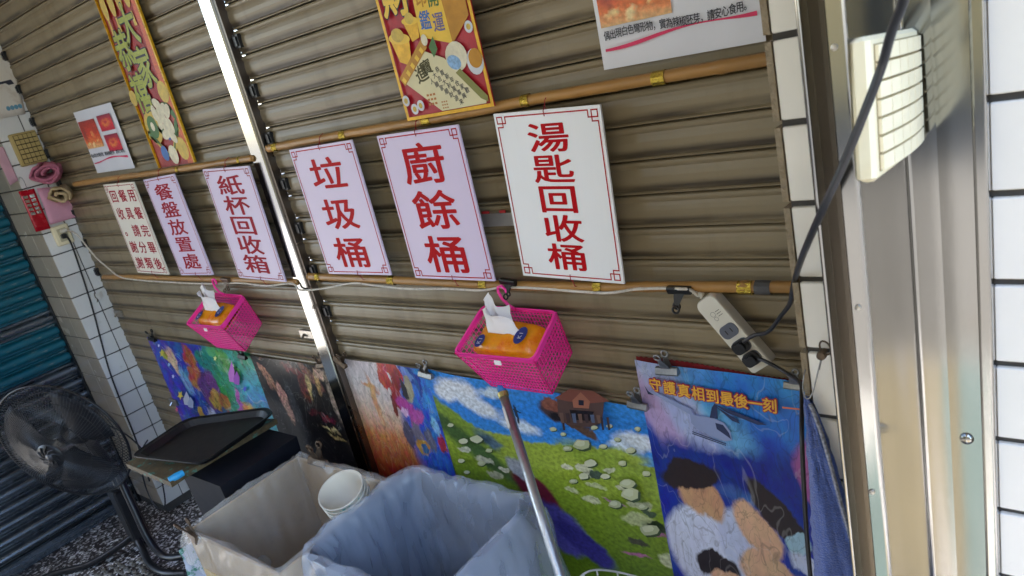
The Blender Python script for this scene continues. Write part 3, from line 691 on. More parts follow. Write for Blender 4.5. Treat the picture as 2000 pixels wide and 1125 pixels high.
# wealth poster with gold box, ingots and scroll
aa, bb, lft = P(799,236,Y=1.322), P(968,206.7,Y=1.322), P(734,0,Y=1.322)
ex = (bb-aa).normalized(); w = (bb-aa).length; ez = Vector((-ex.z, 0, ex.x)); h = (lft-aa).length + .16; ang = math.atan2(-ex.z, ex.x)
cen = (aa+bb)/2 + ez*h/2
t = thing('wealth_poster', 'red and gold wealth poster with gold box, ingots and parchment above the kitchen waste sign', 'poster', cen, (0, ang, 0))
m_pred = M('poster_red', 'a8182a', rough=.35, var=.22, scale=70)
m_gold2 = M('poster_gold', 'd9a520', rough=.32, metal=.15, var=.25, scale=50)
m_gold3 = M('poster_dark_gold', 'b07a14', rough=.32, metal=.15, var=.2, scale=30)
m_yel = M('poster_yellow', 'e3b92e', rough=.35, var=.12, scale=20)
m_parch = M('parchment', 'd9cfa6', rough=.6, var=.08, scale=12)
m_grey = M('violet_ink', '6d6486', rough=.6)
obj('sheet', MB().grid(lambda a, b: ((a-.5)*w, .004*math.sin(a*6)*(b), (b-.5)*h), 10, 6), m_pred, t, world=False, smooth=True)
for nm, poly in (('frame_strip', [(-.5,-.5),(-.47,-.5),(-.47,.5),(-.5,.5)]), ('frame_strip', [(.47,-.5),(.5,-.5),(.5,.5),(.47,.5)]), ('frame_strip', [(-.469,-.5),(.469,-.5),(.469,-.482),(-.469,-.482)])):
    obj(nm, MB().flat([(x*w, z*h) for x, z in poly], -.0048), m_gold2, t, world=False, recalc=False)
# fractions measured on the photo: x across, d = distance from the bottom edge in widths
def pf(poly, m2, nm, y): return obj(nm, MB().flat([((x-.5)*w, -h/2 + d*w) for x, d in poly], y), m2, t, world=False, recalc=False)
def pe(cx, d, rx, rz, rot=0): return [(x/w+.5, (z+h/2)/w) for x, z in ell((cx-.5)*w, -h/2 + d*w, rx*w, rz*w, 18, rot)]
pf([(.435,1.10),(.71,1.06),(.73,.53),(.40,.64)], m_yel, 'gold_box_front', -.0052)
pf([(.71,1.06),(.96,1.02),(.955,.70),(.73,.53)], m_gold3, 'gold_box_side', -.0052)
pf([(.435,1.10),(.71,1.06),(.96,1.25),(.60,1.3)], m_gold2, 'gold_box_top', -.0050)
for ch, fx, d, m2 in (('印', .51, .92, m_gold3), ('開', .635, .90, m_leaf), ('鑑', .50, .75, m_blue), ('運', .635, .71, m_grey)):
    k = MB(); put(k, ch, (fx-.5)*w, -h/2 + d*w, .125*w, .155*w, -.0058, off=.016, rot=-4); obj('character', k, m2, t, world=False, recalc=False)
k = MB(); put(k, '財', (.235-.5)*w, -h/2+1.02*w, .34*w, .40*w, -.0054, off=.050, rot=-4); obj('character_outline', k, m_ink, t, world=False, recalc=False)
k = MB(); put(k, '財', (.235-.5)*w, -h/2+1.02*w, .34*w, .40*w, -.0060, off=.026, rot=-4); obj('character', k, m_yel, t, world=False, recalc=False)
pf([(.05,.68),(.27,.66),(.24,.50),(.19,.45),(.10,.49)], m_gold2, 'ingot', -.0053); pf(pe(.16,.67,.125,.045,-10), m_yel, 'ingot_rim', -.0057); pf(pe(.15,.70,.075,.055,-10), m_lant, 'ingot_dome', -.0061)
pf([(.25,.78),(.41,.76),(.39,.64),(.30,.62)], m_gold2, 'ingot', -.0054); pf(pe(.33,.78,.095,.032,-6), m_yel, 'ingot_rim', -.0058); pf(pe(.33,.80,.05,.045,-6), m_lant, 'ingot_dome', -.0062)
pf([(.04,.36),(.40,.62),(.45,.55),(.09,.29)], m_gold3, 'scroll_roller', -.0064)
for q_ in range(5): pf([(.07+.07*q_,.345+.05*q_),(.10+.07*q_,.367+.05*q_),(.125+.07*q_,.330+.05*q_),(.095+.07*q_,.308+.05*q_)], m_yel, 'roller_inlay', -.0068)
pf(pe(.44,.61,.035,.045), m_cream, 'roller_knob', -.0068)
pf([(.10,.31),(.40,.53),(.60,.44),(.95,.10),(.93,.035),(.44,.035)], m_parch, 'parchment', -.0056)
k = MB(); put(k, '進', (.31-.5)*w, -h/2+.36*w, .15*w, .15*w, -.0060, off=.02, rot=14); put(k, '寶', (.385-.5)*w, -h/2+.40*w, .13*w, .13*w, -.0060, off=.02, rot=14)
obj('brushwork', k, M('olive_ink', '4a4420', rough=.6), t, world=False, recalc=False)
k = MB()
for j, line in enumerate(('恭賀新年合家歡', '大吉大利萬事興', '人順家順財源來')):
    for i, ch in enumerate(line): put(k, ch, (.50 + .044*i - .045*j - .5)*w, -h/2 + (.345 - .034*i - .040*j + .02)*w, .046*w, .050*w, -.0060, off=.012, rot=14)
obj('verse', k, m_ink, t, world=False, recalc=False)
m_seal = M('seal_orange', 'b0703a', rough=.6)
for cx, d, s_ in ((.36,.15,.06),(.49,.085,.04)):
    k = MB()
    for i in range(3):
        for q in range(3): k.flat([((cx-.5)*w + (i-1.5)*s_*w*.62 + a, -h/2 + d*w + (q-1.5)*s_*w*.62 + b) for a, b in ((.001,.001),(s_*w*.5,.001),(s_*w*.5,s_*w*.35),(.001,s_*w*.35))], -.0060)
    obj('seal', k, m_seal, t, world=False, recalc=False, kind='stuff')
pf(pe(.735,.43,.115,.115,-10), m_cream, 'porcelain_ball', -.0062); pf(pe(.70,.39,.075,.055,-25), M('pale_blue', '7fa6cc', rough=.4, var=.4, scale=120), 'ball_shade', -.0066)
pf(pe(.915,.36,.085,.10), M('silver_white', 'c9ccd2', rough=.4), 'bowl', -.0060); pf(pe(.925,.385,.07,.075), m_gold3, 'bowl_inset', -.0064)
pf([(.47,.55),(.54,.62),(.56,.52),(.50,.46)], m_leaf, 'jade_leaf', -.0070); pf([(.69,.31),(.745,.335),(.965,.09),(.955,.045),(.89,.08)], M('brush_olive', '7c7a35', rough=.5), 'brush_pen', -.0066)
for cx, d in ((.05,.17),(.13,.09),(.21,.11),(.93,.62)): pf(pe(cx,d,.042,.046), M('silver_white', 'c9ccd2', rough=.4), 'coin', -.0064); pf(pe(cx,d,.022,.024), m_lant, 'coin_hole', -.0068)

# ================================================================ LARGE PICTURE POSTERS ALONG THE BOTTOM (plain stand-in pictures in like colours)
def picture(label, x0, x1, ztop_l, ztop_r, zbot, Y, mat, lean=0., wav=.004, back=False, cat='poster'):
    cx = (x0+x1)/2
    t = thing('picture_poster', label, cat, (cx, Y, zbot + H))
    def fn(a, b):
        zt = ztop_l + (ztop_r-ztop_l)*a
        z = zbot + (zt - zbot)*b
        y = Y + wav*math.sin(a*4.2 + 1.3 + b*1.7) + .003*noise.noise(Vector((a*4+x0*3, b*3, .3)))
        if b > .97: y -= .004*math.sin(a*9)
        return (x0 + (x1-x0)*a + lean*(b), y, z + H)
    obj('sheet', MB().grid(fn, 26, 22), mat, t, smooth=True)
    return t, fn
# purple-blue-green fantasy poster
ma = painted('picture_purple', [(0,'7a1f86'),(.25,'5a1fa0'),(.5,'2440b8'),(.8,'1f55c8'),(1,'2a3cae')],
    [(.86,.80,.34,.30,20,'3aa58a',.7),(.95,.62,.22,.30,0,'3fa4c4',.8),(.72,.93,.14,.06,-20,'58b060',.6),(.05,.72,.17,.4,-8,'2330c0',.6),
     (.42,.93,.07,.05,0,'c0442e',.3),(.58,.90,.10,.08,-30,'1f8f7c',.3),(.40,.82,.09,.07,40,'c8693c',.4),(.50,.74,.13,.10,35,'7a3f8e',.4),(.52,.70,.07,.05,35,'d9a04a',.4),(.66,.78,.06,.09,20,'2f9e5c',.4),
     (.62,.70,.05,.05,0,'c9843c',.4),(.20,.89,.05,.09,15,'e8c0a0',.5),(.27,.78,.06,.08,-20,'7fb6e0',.6),(.13,.90,.035,.025,0,'c8c83a',.3),(.30,.60,.035,.05,10,'e8c83a',.3),(.24,.52,.03,.03,0,'d8587a',.4),
     (.44,.55,.06,.10,20,'d8dcf0',.4),(.60,.55,.085,.10,0,'d0402a',.25),(.78,.62,.08,.11,-10,'e8b04a',.4),(.80,.60,.045,.06,0,'f0c8a0',.4),(.74,.72,.015,.10,-12,'c85ab8',.4),
     (.62,.24,.10,.13,0,'2f7d3c',.3),(.60,.16,.06,.06,0,'3a2440',.4),(.86,.30,.035,.05,0,'1c2a88',.3),(.66,.38,.08,.16,-15,'c83aa0',.6),(.48,.28,.10,.14,0,'3a66c8',.5),(.86,.10,.05,.06,10,'402090',.4),(.3,.08,.2,.1,0,'b0502a',.8)], distort=.17, dscale=8, crisp=.40, det=8, grain=.16, gscale=(18,20,1), lines=.55, lscale=10, hue=.06)
pic1, _ = picture('blue and purple fantasy picture poster beside the left pillar', -3.635, -2.71, -.911, -.916, -1.86, 1.366, ma)
# dark portrait poster
mb_ = painted('picture_dark', [(0,(.01,.008,.01)),(.5,(.015,.012,.012)),(1,(.02,.014,.012))],
    [(.17,.90,.105,.11,6,'c98f74',.22),(.25,.88,.075,.16,6,(.012,.01,.01),.3),(.15,.95,.14,.04,0,(.012,.01,.01),.3),(.17,.76,.05,.12,12,'b07a62',.35),(.28,.60,.06,.20,14,'c99684',.4),(.18,.55,.06,.2,10,(.02,.02,.022),.3),(.40,.60,.05,.22,8,(.06,.06,.065),.5),
     (.55,.93,.14,.035,-6,'6d2a24',.3),(.74,.90,.13,.06,-30,'8d5a4a',.5),(.62,.80,.06,.14,-10,'6a2c22',.4),(.68,.80,.035,.12,-25,'c9b070',.5),(.80,.86,.03,.12,-20,'c0a060',.5),(.86,.92,.07,.06,0,'d8b49a',.5),(.62,.55,.07,.03,0,'5a1c20',.4),(.78,.52,.09,.025,-8,'7a1f28',.4),(.78,.44,.10,.02,-8,'c8b078',.5),(.82,.37,.10,.02,-8,'c0a468',.5),(.95,.72,.06,.25,6,'a89484',.6),(.985,.30,.02,.6,2,'7a1424',.4)], distort=.10, dscale=16, grain=.45, gscale=(46,60,1), v0=.48, crisp=.5, det=7, lines=.35, lscale=14, hue=.03)
pic2, _ = picture('dark poster with gold and crimson ornaments left of the polished post', -2.705, -2.178, -.920, -.925, -1.86, 1.361, mb_, lean=.0)
# pale poster with red and blue blocks
mc_ = painted('picture_pale', [(0,'a8401c'),(.3,'d8884e'),(.55,'e0c4b0'),(.8,'dcd4d4'),(1,'d8ccd0')],
    [(.86,.5,.30,.62,-6,'2f62c8',.5),(.95,.82,.20,.22,0,'3f8ae0',.6),(.30,.60,.035,.30,8,'e0a878',.8),(.28,.76,.10,.03,0,'dca070',.7),
     (.60,.97,.13,.06,-10,'b8282c',.12),(.50,.88,.07,.12,-18,'c23a30',.15),(.64,.86,.06,.08,20,'8f2228',.2),(.58,.72,.05,.14,-10,'a02830',.2),(.80,.94,.12,.09,-25,'2c4ea8',.15),(.78,.94,.06,.06,-25,'7a98d8',.2),(.74,.80,.06,.10,30,'b0a88c',.3),(.70,.80,.03,.09,30,(.03,.03,.04),.3),
     (.66,.64,.10,.09,-10,'b84a9c',.3),(.74,.56,.09,.07,15,'c05aa8',.3),(.62,.58,.045,.045,0,'e0b8d8',.4),(.52,.62,.03,.10,-15,'7a2a2c',.3),(.70,.42,.06,.10,0,'7a7486',.4),(.60,.38,.06,.10,15,'5a5468',.4),(.82,.38,.06,.10,-15,'6a6a80',.4),(.72,.30,.08,.07,0,'c89a3a',.3),(.74,.28,.04,.035,0,'2f5a9c',.3),(.94,.50,.04,.10,0,'8ac0ea',.5),(.95,.36,.05,.08,0,'b03048',.4)], distort=.12, dscale=13, grain=.14, v0=.56, crisp=.5, det=8, lines=.40, lscale=15, hue=.03)
picture('pale poster with red and blue shapes right of the polished post', -2.095, -1.668, -.880, -.880, -1.86, 1.366, mc_)
# meadow poster
md_ = painted('picture_meadow', [(0,'5f7a1e'),(.35,'7f9a2c'),(.55,'9aae3a'),(.665,'a4b548'),(.675,'3f8fdc'),(.85,'2f86e0'),(1,'3a92e6')],
    [(.16,.90,.12,.08,0,'e6eaf2',.6),(.24,.83,.13,.06,-10,'dfe6f0',.6),(.08,.86,.06,.05,0,'e8ecf4',.6),(.44,.75,.10,.045,0,'d8e4f2',.7),(.93,.80,.09,.05,0,'dfe8f2',.6),(.88,.76,.07,.035,0,'d4e2f0',.6),(.34,.93,.07,.03,0,'cfe0f2',.7),
     (.10,.62,.34,.13,-24,'86a03c',.15),(.14,.55,.32,.07,-26,'4d6a3a',.5),(.30,.58,.12,.05,-20,'5a7488',.6),(.62,.62,.36,.085,8,'9fb244',.2),(.90,.58,.3,.10,-14,'8fa63a',.3),
     (.66,.895,.105,.075,-4,'4a3a3c',.2),(.62,.93,.05,.04,0,'8a5444',.25),(.66,.86,.06,.025,0,'1c1a20',.2),(.72,.82,.07,.03,-20,'5a4438',.3),(.76,.88,.045,.06,-10,'3a4a6a',.3),(.44,.82,.008,.06,0,'1a2438',.3),(.44,.845,.030,.008,0,'1a2438',.3),
     (.70,.57,.045,.028,0,'c8c8a8',.2),(.74,.565,.03,.024,0,'4a5a4a',.3),(.62,.56,.025,.014,0,'d0ceb0',.25),(.80,.60,.03,.015,10,'c4c8a4',.25),(.73,.50,.04,.018,0,'b8c08c',.3),(.84,.51,.028,.016,0,'c8c8a4',.3),(.90,.44,.05,.028,5,'b9bd92',.25),(.93,.40,.03,.02,0,'485a40',.3),(.88,.34,.07,.045,5,'b8c088',.3),(.95,.32,.04,.04,0,'3f5034',.3),(.70,.40,.045,.022,0,'c4c8a0',.3),(.62,.43,.03,.015,0,'bcc294',.3),(.20,.46,.05,.02,0,'c4c4a8',.3),(.30,.44,.03,.02,0,'d0ccb4',.3),(.10,.50,.04,.018,0,'c8c8b0',.3),(.24,.38,.05,.022,0,'b8b898',.3),(.86,.20,.05,.022,0,'4a4a3a',.4),(.98,.14,.05,.05,0,'c0c49a',.3),(.80,.42,.05,.010,-10,'b07a9c',.5),(.94,.28,.05,.015,0,'a8688c',.5),(.84,.12,.06,.012,0,'a8688c',.5),(.44,.34,.12,.10,-25,'6e1c34',.3),(.50,.14,.16,.16,-15,'5650a6',.25),(.62,.08,.14,.09,-25,'3d3888',.3),(.38,.47,.07,.06,-15,'a4a8b2',.3)], distort=.055, dscale=16, grain=.20, gscale=(60,90,1), v0=.43, crisp=.6, det=8)
pic4, _ = picture('meadow poster with blue sky, clouds, boulders and a wooden hut', -1.660, -.880, -.874, -.905, -1.86, 1.360, md_)
# night-blue poster with helicopter and golden slogan
me_ = painted('picture_night', [(0,'1c2a8c'),(.25,'1a2f9c'),(.55,'12308f'),(.78,'1848b8'),(.9,'2f86d0'),(1,'3a90d8')],
    [(.22,.90,.40,.26,-30,'6fb2e2',.5),(.16,.84,.32,.16,-30,'a9b4dc',.5),(.10,.72,.26,.10,-40,'b8a0cc',.7),(.62,.86,.4,.10,-10,'2a78d0',.8),(.5,.60,.6,.10,0,'122a8c',.6),
     (.97,.16,.2,.10,0,'3a2f8c',.3),(.5,.10,.6,.12,0,'223aa8',.8),
     (.20,.22,.20,.20,10,'d4d9ec',.2),(.42,.28,.12,.16,-20,'c2c9e2',.2),(.24,.46,.13,.10,-8,'c99a72',.2),(.20,.54,.17,.06,8,'2c1e1a',.2),(.52,.36,.12,.10,-25,'ddb08c',.2),(.62,.45,.16,.07,-30,'2c1e1a',.2),(.56,.16,.17,.10,-10,'d9ae8a',.2),(.70,.34,.06,.05,0,'a8ccda',.2),(.28,.14,.12,.07,0,'241a1c',.2),(.34,.07,.10,.06,0,'d9ac88',.2),
     (.90,.58,.20,.15,-25,'a85a98',.2),(.96,.66,.10,.10,-10,'c8b28c',.2),(.93,.44,.12,.09,-10,'b8745a',.2),(.80,.20,.16,.06,-20,'cdd4ea',.2),(.92,.32,.14,.07,0,'5a3a88',.2)], distort=.085, dscale=7, grain=.06, v0=.40, crisp=.6, det=6, lines=.30, lscale=9, hue=.012)
pic5, f5 = picture('night blue poster with helicopter and golden slogan at the right column', -.905, -.405, -.764, -.782, -1.86, 1.352, me_, lean=.022, wav=.006)
sl_o = MB(); sl_i = MB(); sl_g = MB()
for i, ch in enumerate('守護真相到最後一刻'):
    c = P(1280 + 27.6*i + .35*i, 752 + 6.0*i - .12*i*i + .0, Y=1.3405)
    for mbx, yy, of in ((sl_o, 0, .085), (sl_g, -.0012, .022)):
        put(mbx, ch, c.x, c.z, .0330, .0375, c.y + yy, off=of, rot=-1.5, shear=.05)
obj('slogan_outline', sl_o, M('slogan_crimson', 'a01848', rough=.4), pic5, recalc=False)
obj('slogan', sl_g, M('slogan_gold', 'e8b040', rough=.4, var=.15, scale=60), pic5, recalc=False)
a, b = P(1528, 796, Y=1.340), P(1568, 800, Y=1.340)
obj('slogan_dash', MB().add([a+Vector((0,0,.002)), b+Vector((0,0,.002)), b-Vector((0,0,.002)), a-Vector((0,0,.002))], [(0,1,2,3)]), M('dash_orange', 'e07848', rough=.4), pic5, recalc=False)
# helicopter drawn on that poster
m_heli = M('heli_grey', '8f9cc4', rough=.4); m_helid = M('heli_dark', '2c3558', rough=.4)
def print_poly(nm, pts, mat, Y, parent): obj(nm, MB().add([P(u, v, Y=Y) for u, v in pts], [tuple(range(len(pts)))]), mat, parent, recalc=False)
print_poly('helicopter_body', [(1347,806),(1362,812),(1392,816),(1414,826),(1426,842),(1430,860),(1416,862),(1390,852),(1362,838),(1350,826)], m_heli, 1.3415, pic5)
print_poly('helicopter_tail', [(1268,765),(1272,762),(1352,800),(1352,812)], m_heli, 1.3417, pic5)
print_poly('helicopter_window', [(1397,826),(1412,830),(1424,846),(1428,858),(1420,852),(1400,838)], m_helid, 1.3410, pic5)
print_poly('helicopter_mast', [(1386,816),(1390,796),(1396,788),(1400,792),(1402,818)], m_helid, 1.3410, pic5)
print_poly('rotor_blade', [(1394,789),(1440,806),(1498,830),(1480,830),(1420,806)], m_helid, 1.3408, pic5)
print_poly('rotor_blade', [(1394,791),(1440,820),(1446,828),(1430,822)], m_helid, 1.3406, pic5)
print_poly('tail_rotor', [(1258,752),(1266,764),(1278,772),(1266,770)], m_helid, 1.3406, pic5)
for q in (0, 6): print_poly('skid', [(1352,842+q*.6),(1418,866+q*.5),(1418,868+q*.5),(1352,844+q*.6)], m_helid, 1.3404, pic5)
def pell(cx, cy, rx, ry, rot=0., n=18, a0=0, a1=360):
    c, q = math.cos(math.radians(rot)), math.sin(math.radians(rot)); o = []
    for i in range(n + (a1-a0 < 360)):
        t_ = math.radians(a0 + (a1-a0)*i/n); x_, y_ = rx*math.cos(t_), ry*math.sin(t_); o.append((cx + x_*c - y_*q, cy + x_*q + y_*c))
    return o
LAY = [0]
def flatpiece(nm, pts, col, parent, Y0):
    LAY[0] += 1
    print_poly(nm, pts, M('print_' + (col if isinstance(col, str) else nm), col, rough=.35, var=.05), Y0 - LAY[0]*.00015, parent)
LAY[0] = 0
def star(nm, u, v, r, col, k=5, rot=0.):
    flatpiece(nm, [(u + (r if i % 2 == 0 else r*.45)*math.cos(math.radians(rot)+math.pi*i/k)*.62, v + (r if i % 2 == 0 else r*.45)*math.sin(math.radians(rot)+math.pi*i/k)) for i in range(2*k)], col, pic1, 1.356)
for u, v, r, c0 in ((316,690,9,'e0d040'),(330,712,5,'9fd0f0'),(352,772,10,'f0d848'),(338,735,5,'e8e8f8'),(345,800,6,'e06088'),(420,700,6,'f0f0a0'),(478,760,8,'3a58c8'),(505,840,12,'26308c'),(520,880,8,'4a2a9c'),(310,675,4,'e8e8f8'),(455,715,5,'d8f0c0')): star('star', u, v, r, c0, 5, u*7)
for u, v, h0, c0 in ((452,745,40,'c878d0'),(462,750,26,'a050b8'),(364,790,26,'dfe4f4'),(372,795,20,'c0cce8')):
    flatpiece('crystal', [(u-4,v),(u+5,v+2),(u+6,v-h0*.5),(u,v-h0),(u-6,v-h0*.4)], c0, pic1, 1.356)
LAY[0] = 0
rg = random.Random(11)
def boulder(u, v, r):
    k = 9; pts = [(u + r*rg.uniform(.8,1.15)*math.cos(6.283*i/k), v + r*.62*rg.uniform(.8,1.15)*math.sin(6.283*i/k)) for i in range(k)]
    flatpiece('boulder_shade', [(x_+r*.25, y_+r*.22) for x_, y_ in pts], '3f5034', pic4, 1.352)
    flatpiece('boulder', pts, ('b9bd92','c8c8a8','aab088')[rg.randrange(3)], pic4, 1.352)
    flatpiece('boulder_light', [(u + (x_-u)*.6 - r*.15, v + (y_-v)*.6 - r*.12) for x_, y_ in pts], 'c3c7a4', pic4, 1.352)
for u, v, r in ((1135,868,17),(1108,876,9),(1152,905,12),(1178,872,8),(1206,858,7),(1232,880,10),(1215,905,9),(1140,930,11),(1120,940,8),(1182,930,9),(1225,945,15),(1262,925,9),(1230,965,19),(1255,990,10),(1200,985,13),(1268,1035,18),(1160,835,7),(1100,848,6),(1080,838,7),(1190,832,6),(1245,838,7),(905,862,9),(930,858,12),(900,900,7),(940,905,8),(880,830,6),(955,880,7),(912,922,6)): boulder(u, v, r)
flatpiece('hut_wall', [(1088,775),(1180,782),(1176,826),(1150,834),(1108,830),(1090,812)], '54403c', pic4, 1.352)
flatpiece('hut_roof', [(1082,778),(1112,760),(1160,764),(1190,784),(1150,788),(1110,784)], '7a4a3e', pic4, 1.352)
flatpiece('hut_gable', [(1118,782),(1134,766),(1152,784),(1150,798),(1120,796)], '9a6450', pic4, 1.352)
flatpiece('hut_door', [(1112,800),(1160,804),(1152,822),(1118,820)], '1c1a20', pic4, 1.352)
flatpiece('hut_window', [(1130,781),(1140,782),(1140,792),(1130,791)], '2a2a38', pic4, 1.352)
for x_ in (1096, 1172, 1184): flatpiece('hut_post', [(x_,815),(x_+5,815),(x_+8,840),(x_+4,840)], '3a2e30', pic4, 1.352)
for i in range(7): flatpiece('hut_plank', [(1092+12*i, 806+2*i*.4),(1100+12*i, 806+2*i*.4),(1102+12*i, 826),(1096+12*i, 826)], ('6a5248','3f3236','55607a')[i % 3], pic4, 1.352)
# red serrated cloth behind the poster top
rc = MB(); zz_ = [P(1242 + (1572-1242)*i/66., 697 + 46*i/66. - (0 if i % 2 else 1.8) - 3*math.sin(i*.09), Y=1.362) for i in range(67)]
n0 = len(zz_); rc.add(zz_ + [p + Vector((0, -.001, -.08)) for p in zz_], [(i, i+1, i+1+n0, i+n0) for i in range(n0-1)])
obj('red_cloth', rc, M('red_fabric', '8a1a24', rough=.85, var=.3, scale=40, dirt='4a3020', dirt_amt=.7, dirt_scale=30), label='red pinked-edge cloth behind the night blue poster', cat='cloth', solid=.001)

# ================================================================ BULLDOG CLIPS
m_clip = M('clip_steel', (.30,.30,.30), rough=.38, metal=1, var=.25, scale=60)
m_rust = M('clip_rusty', (.13,.09,.06), rough=.5, metal=.7, var=.5, scale=90)
m_clipb = M('clip_black', (.03,.028,.026), rough=.35, metal=.6, var=.3)
def clip_mesh():
    j = MB(); j.xprism([(-.007,-.004),(-.0085,.000),(-.0035,.013),(.0035,.013),(.0085,0),(.007,-.004)], -.027, .027)
    def tongue(y0, y1, tilt):
        t = MB(); z0, z1 = .010, .036
        t.add([(-.013,y0,z0),(.013,y0,z0),(.0055+tilt,y1,z1),(-.0055+tilt,y1,z1),(-.013,y0+.0012,z0),(.013,y0+.0012,z0),(.0055+tilt,y1+.0012,z1),(-.0055+tilt,y1+.0012,z1)],
              [(0,1,2,3),(7,6,5,4),(0,4,5,1),(1,5,6,2),(2,6,7,3),(3,7,4,0)])
        return t, (tilt*1.25, y1 + (y1-y0)*.28, z1 + .008)
    return j, tongue
cj, tongue = clip_mesh()
CL = {}
def clip(label, u, v, Y, ang, mat, tilt=.004, s=1., gp=None, pos=None, rot=None):
    c = pos if pos is not None else P(u, v, Y=Y)
    t = thing('bulldog_clip', label, 'clip', c, rot if rot is not None else (0, math.radians(ang), 0), gp); t.scale = (s, s, s)
    obj('jaw', cj, mat, t, world=False)
    for y0, y1, tl in ((-.0035, -.013, tilt), (.0025, .004, tilt + .006)):
        tm, rc_ = tongue(y0, y1, tl)
        h_ = obj('handle', tm, mat, t, world=False)
        n_v = Vector((0, -(.026), (y1-y0))).normalized()
        obj('ring', MB().ring(rc_, n_v, .0075, .0028, 16, 6), mat, h_, world=False, smooth=True)
    return t
clip('bright steel bulldog clip gripping the top of the night blue poster', 1304, 728, 1.338, -3, m_clip, -.006, 1.05)
clip('steel bulldog clip between meadow poster and night blue poster', 1246, 795, 1.336, 4, m_clip, -.006, 1.0)
clip('steel bulldog clip between pale poster and meadow poster', 832, 735, 1.346, 6, m_clip, -.004, 1.05)
clip('rusty bulldog clip on the corner of the pale poster by the post', 664, 709, 1.346, 32, m_rust, .004, 1.1)
clip('rusty bulldog clip on the dark ornamented poster by the post', 628, 716, 1.352, -10, m_rust, .004, 1.0)
clip('black bulldog clip on the left corner of the purple poster', 298, 664, 1.352, 6, m_clipb, .004, 1.1)
clip('black bulldog clip under the pink basket on the purple poster', 474, 699, 1.350, 4, m_clipb, .002, 1.0)
clip('black bulldog clip on lower bamboo holding the right pink basket', 992, 548, 1.320, 186, m_clipb, .003, .9)
clip('black bulldog clip on lower bamboo beside the power strip', 1326, 563, 1.322, 180, m_clipb, .006, 1.0)
clip('dark bulldog clip on lower bamboo holding the left pink basket', 440, 545, 1.322, 184, m_rust, .003, .95)
clip('small steel bulldog clip at the right end of the night blue poster', 1552, 757, 1.338, 2, m_clip, -.003, .8)

# ================================================================ PINK BASKETS WITH TISSUE PACKS
m_pink = M('pink_plastic', 'fb3aa2', rough=.36, var=.05)
m_wrap = M('orange_wrapper', 'e8930e', rough=.25, var=.28, scale=14, dirt='e0580c', dirt_amt=.8, dirt_scale=9, dirt_lo=.52, dirt_hi=.66, bump=.3, bscale=40)
m_tis = M('white_tissue', 'ece9ea', rough=.9, var=.03)
m_navy = M('logo_navy', '24327a', rough=.35)
def basket(label, dx, dz):
    # rim corners back-left, back-right, front-right, front-left; then the bottom
    T = Vector((dx, 0, H + dz))
    rim = [Vector(p) + T for p in ((-1.305,1.325,-.632),(-1.066,1.325,-.637),(-1.070,1.205,-.710),(-1.332,1.205,-.714))]
    bot = [Vector(p) + T for p in ((-1.285,1.362,-.765),(-1.074,1.362,-.767),(-1.094,1.272,-.842),(-1.296,1.268,-.840))]
    t = thing('pink_basket', label, 'basket', (rim[0]+rim[2])/2)
    loop = []
    for i in range(4):
        p, a, b = rim[i], rim[i-1], rim[(i+1) % 4]
        q0, q1 = p + (a-p).normalized()*.018, p + (b-p).normalized()*.018
        for k in range(5): f = k/4; loop.append(q0*(1-f)**2 + p*2*f*(1-f) + q1*f*f)
    up = (rim[1]-rim[0]).cross(rim[3]-rim[0]).normalized()
    if up.z < 0: up = -up
    cen = sum(rim, Vector())/4; n = len(loop)
    vs = []
    for p in loop:
        o = (p-cen); o -= up*o.dot(up); o.normalize()
        vs += [p + o*.005 + up*.004, p - o*.002 + up*.004, p - o*.002 - up*.010, p + o*.005 - up*.010]
    fs = []
    for i in range(n):
        j = (i+1) % n
        for k in range(4): fs.append((i*4+k, i*4+(k+1) % 4, j*4+(k+1) % 4, j*4+k))
    obj('rim', MB().add(vs, fs), m_pink, t)
    def lattice(nm, a, b, c, d, nu, nv, r=.00125):
        mb = MB()
        L = lambda f, g: a.lerp(b, f).lerp(d.lerp(c, f), g)
        for i in range(nu+1): mb.tube([L(i/nu, 0), L(i/nu, 1)], r if 0 < i < nu else .002, 4, cap=False)
        for j in range(nv+1): mb.tube([L(0, j/nv), L(1, j/nv)], r if j < nv else .002, 4, cap=False)
        obj(nm, mb, m_pink, t, kind='stuff')
    for i in range(4):
        j = (i+1) % 4; wide = i in (0, 2)
        lattice('lattice_wall', rim[i], rim[j], bot[j], bot[i], 22 if wide else 11, 11)
    lattice('lattice_floor', bot[0], bot[1], bot[2], bot[3], 18, 8)
    hk0 = (rim[0]+rim[1])/2 + Vector((-.010,-.002,.0))
    hk = [hk0, hk0+Vector((-.006,-.012,.016)), hk0+Vector((-.022,-.014,.036)), hk0+Vector((-.033,-.010,.052)), hk0+Vector((-.030,-.010,.066)), hk0+Vector((-.017,-.010,.070)), hk0+Vector((-.006,-.010,.060)), hk0+Vector((-.004,-.012,.048))]
    obj('hook', MB().tube(hk, [.0055,.0045,.0042,.0042,.0042,.0042,.0042,.0036], 8), m_pink, t, smooth=True)
    c = (rim[2]+rim[3])/2 + Vector((.02,-.0075,-.012))
    obj('price_label', MB().box(c.x-.011, c.x+.011, c.y-.001, c.y+.001, c.z-.006, c.z+.006), m_tis, t)
    return t, rim, bot
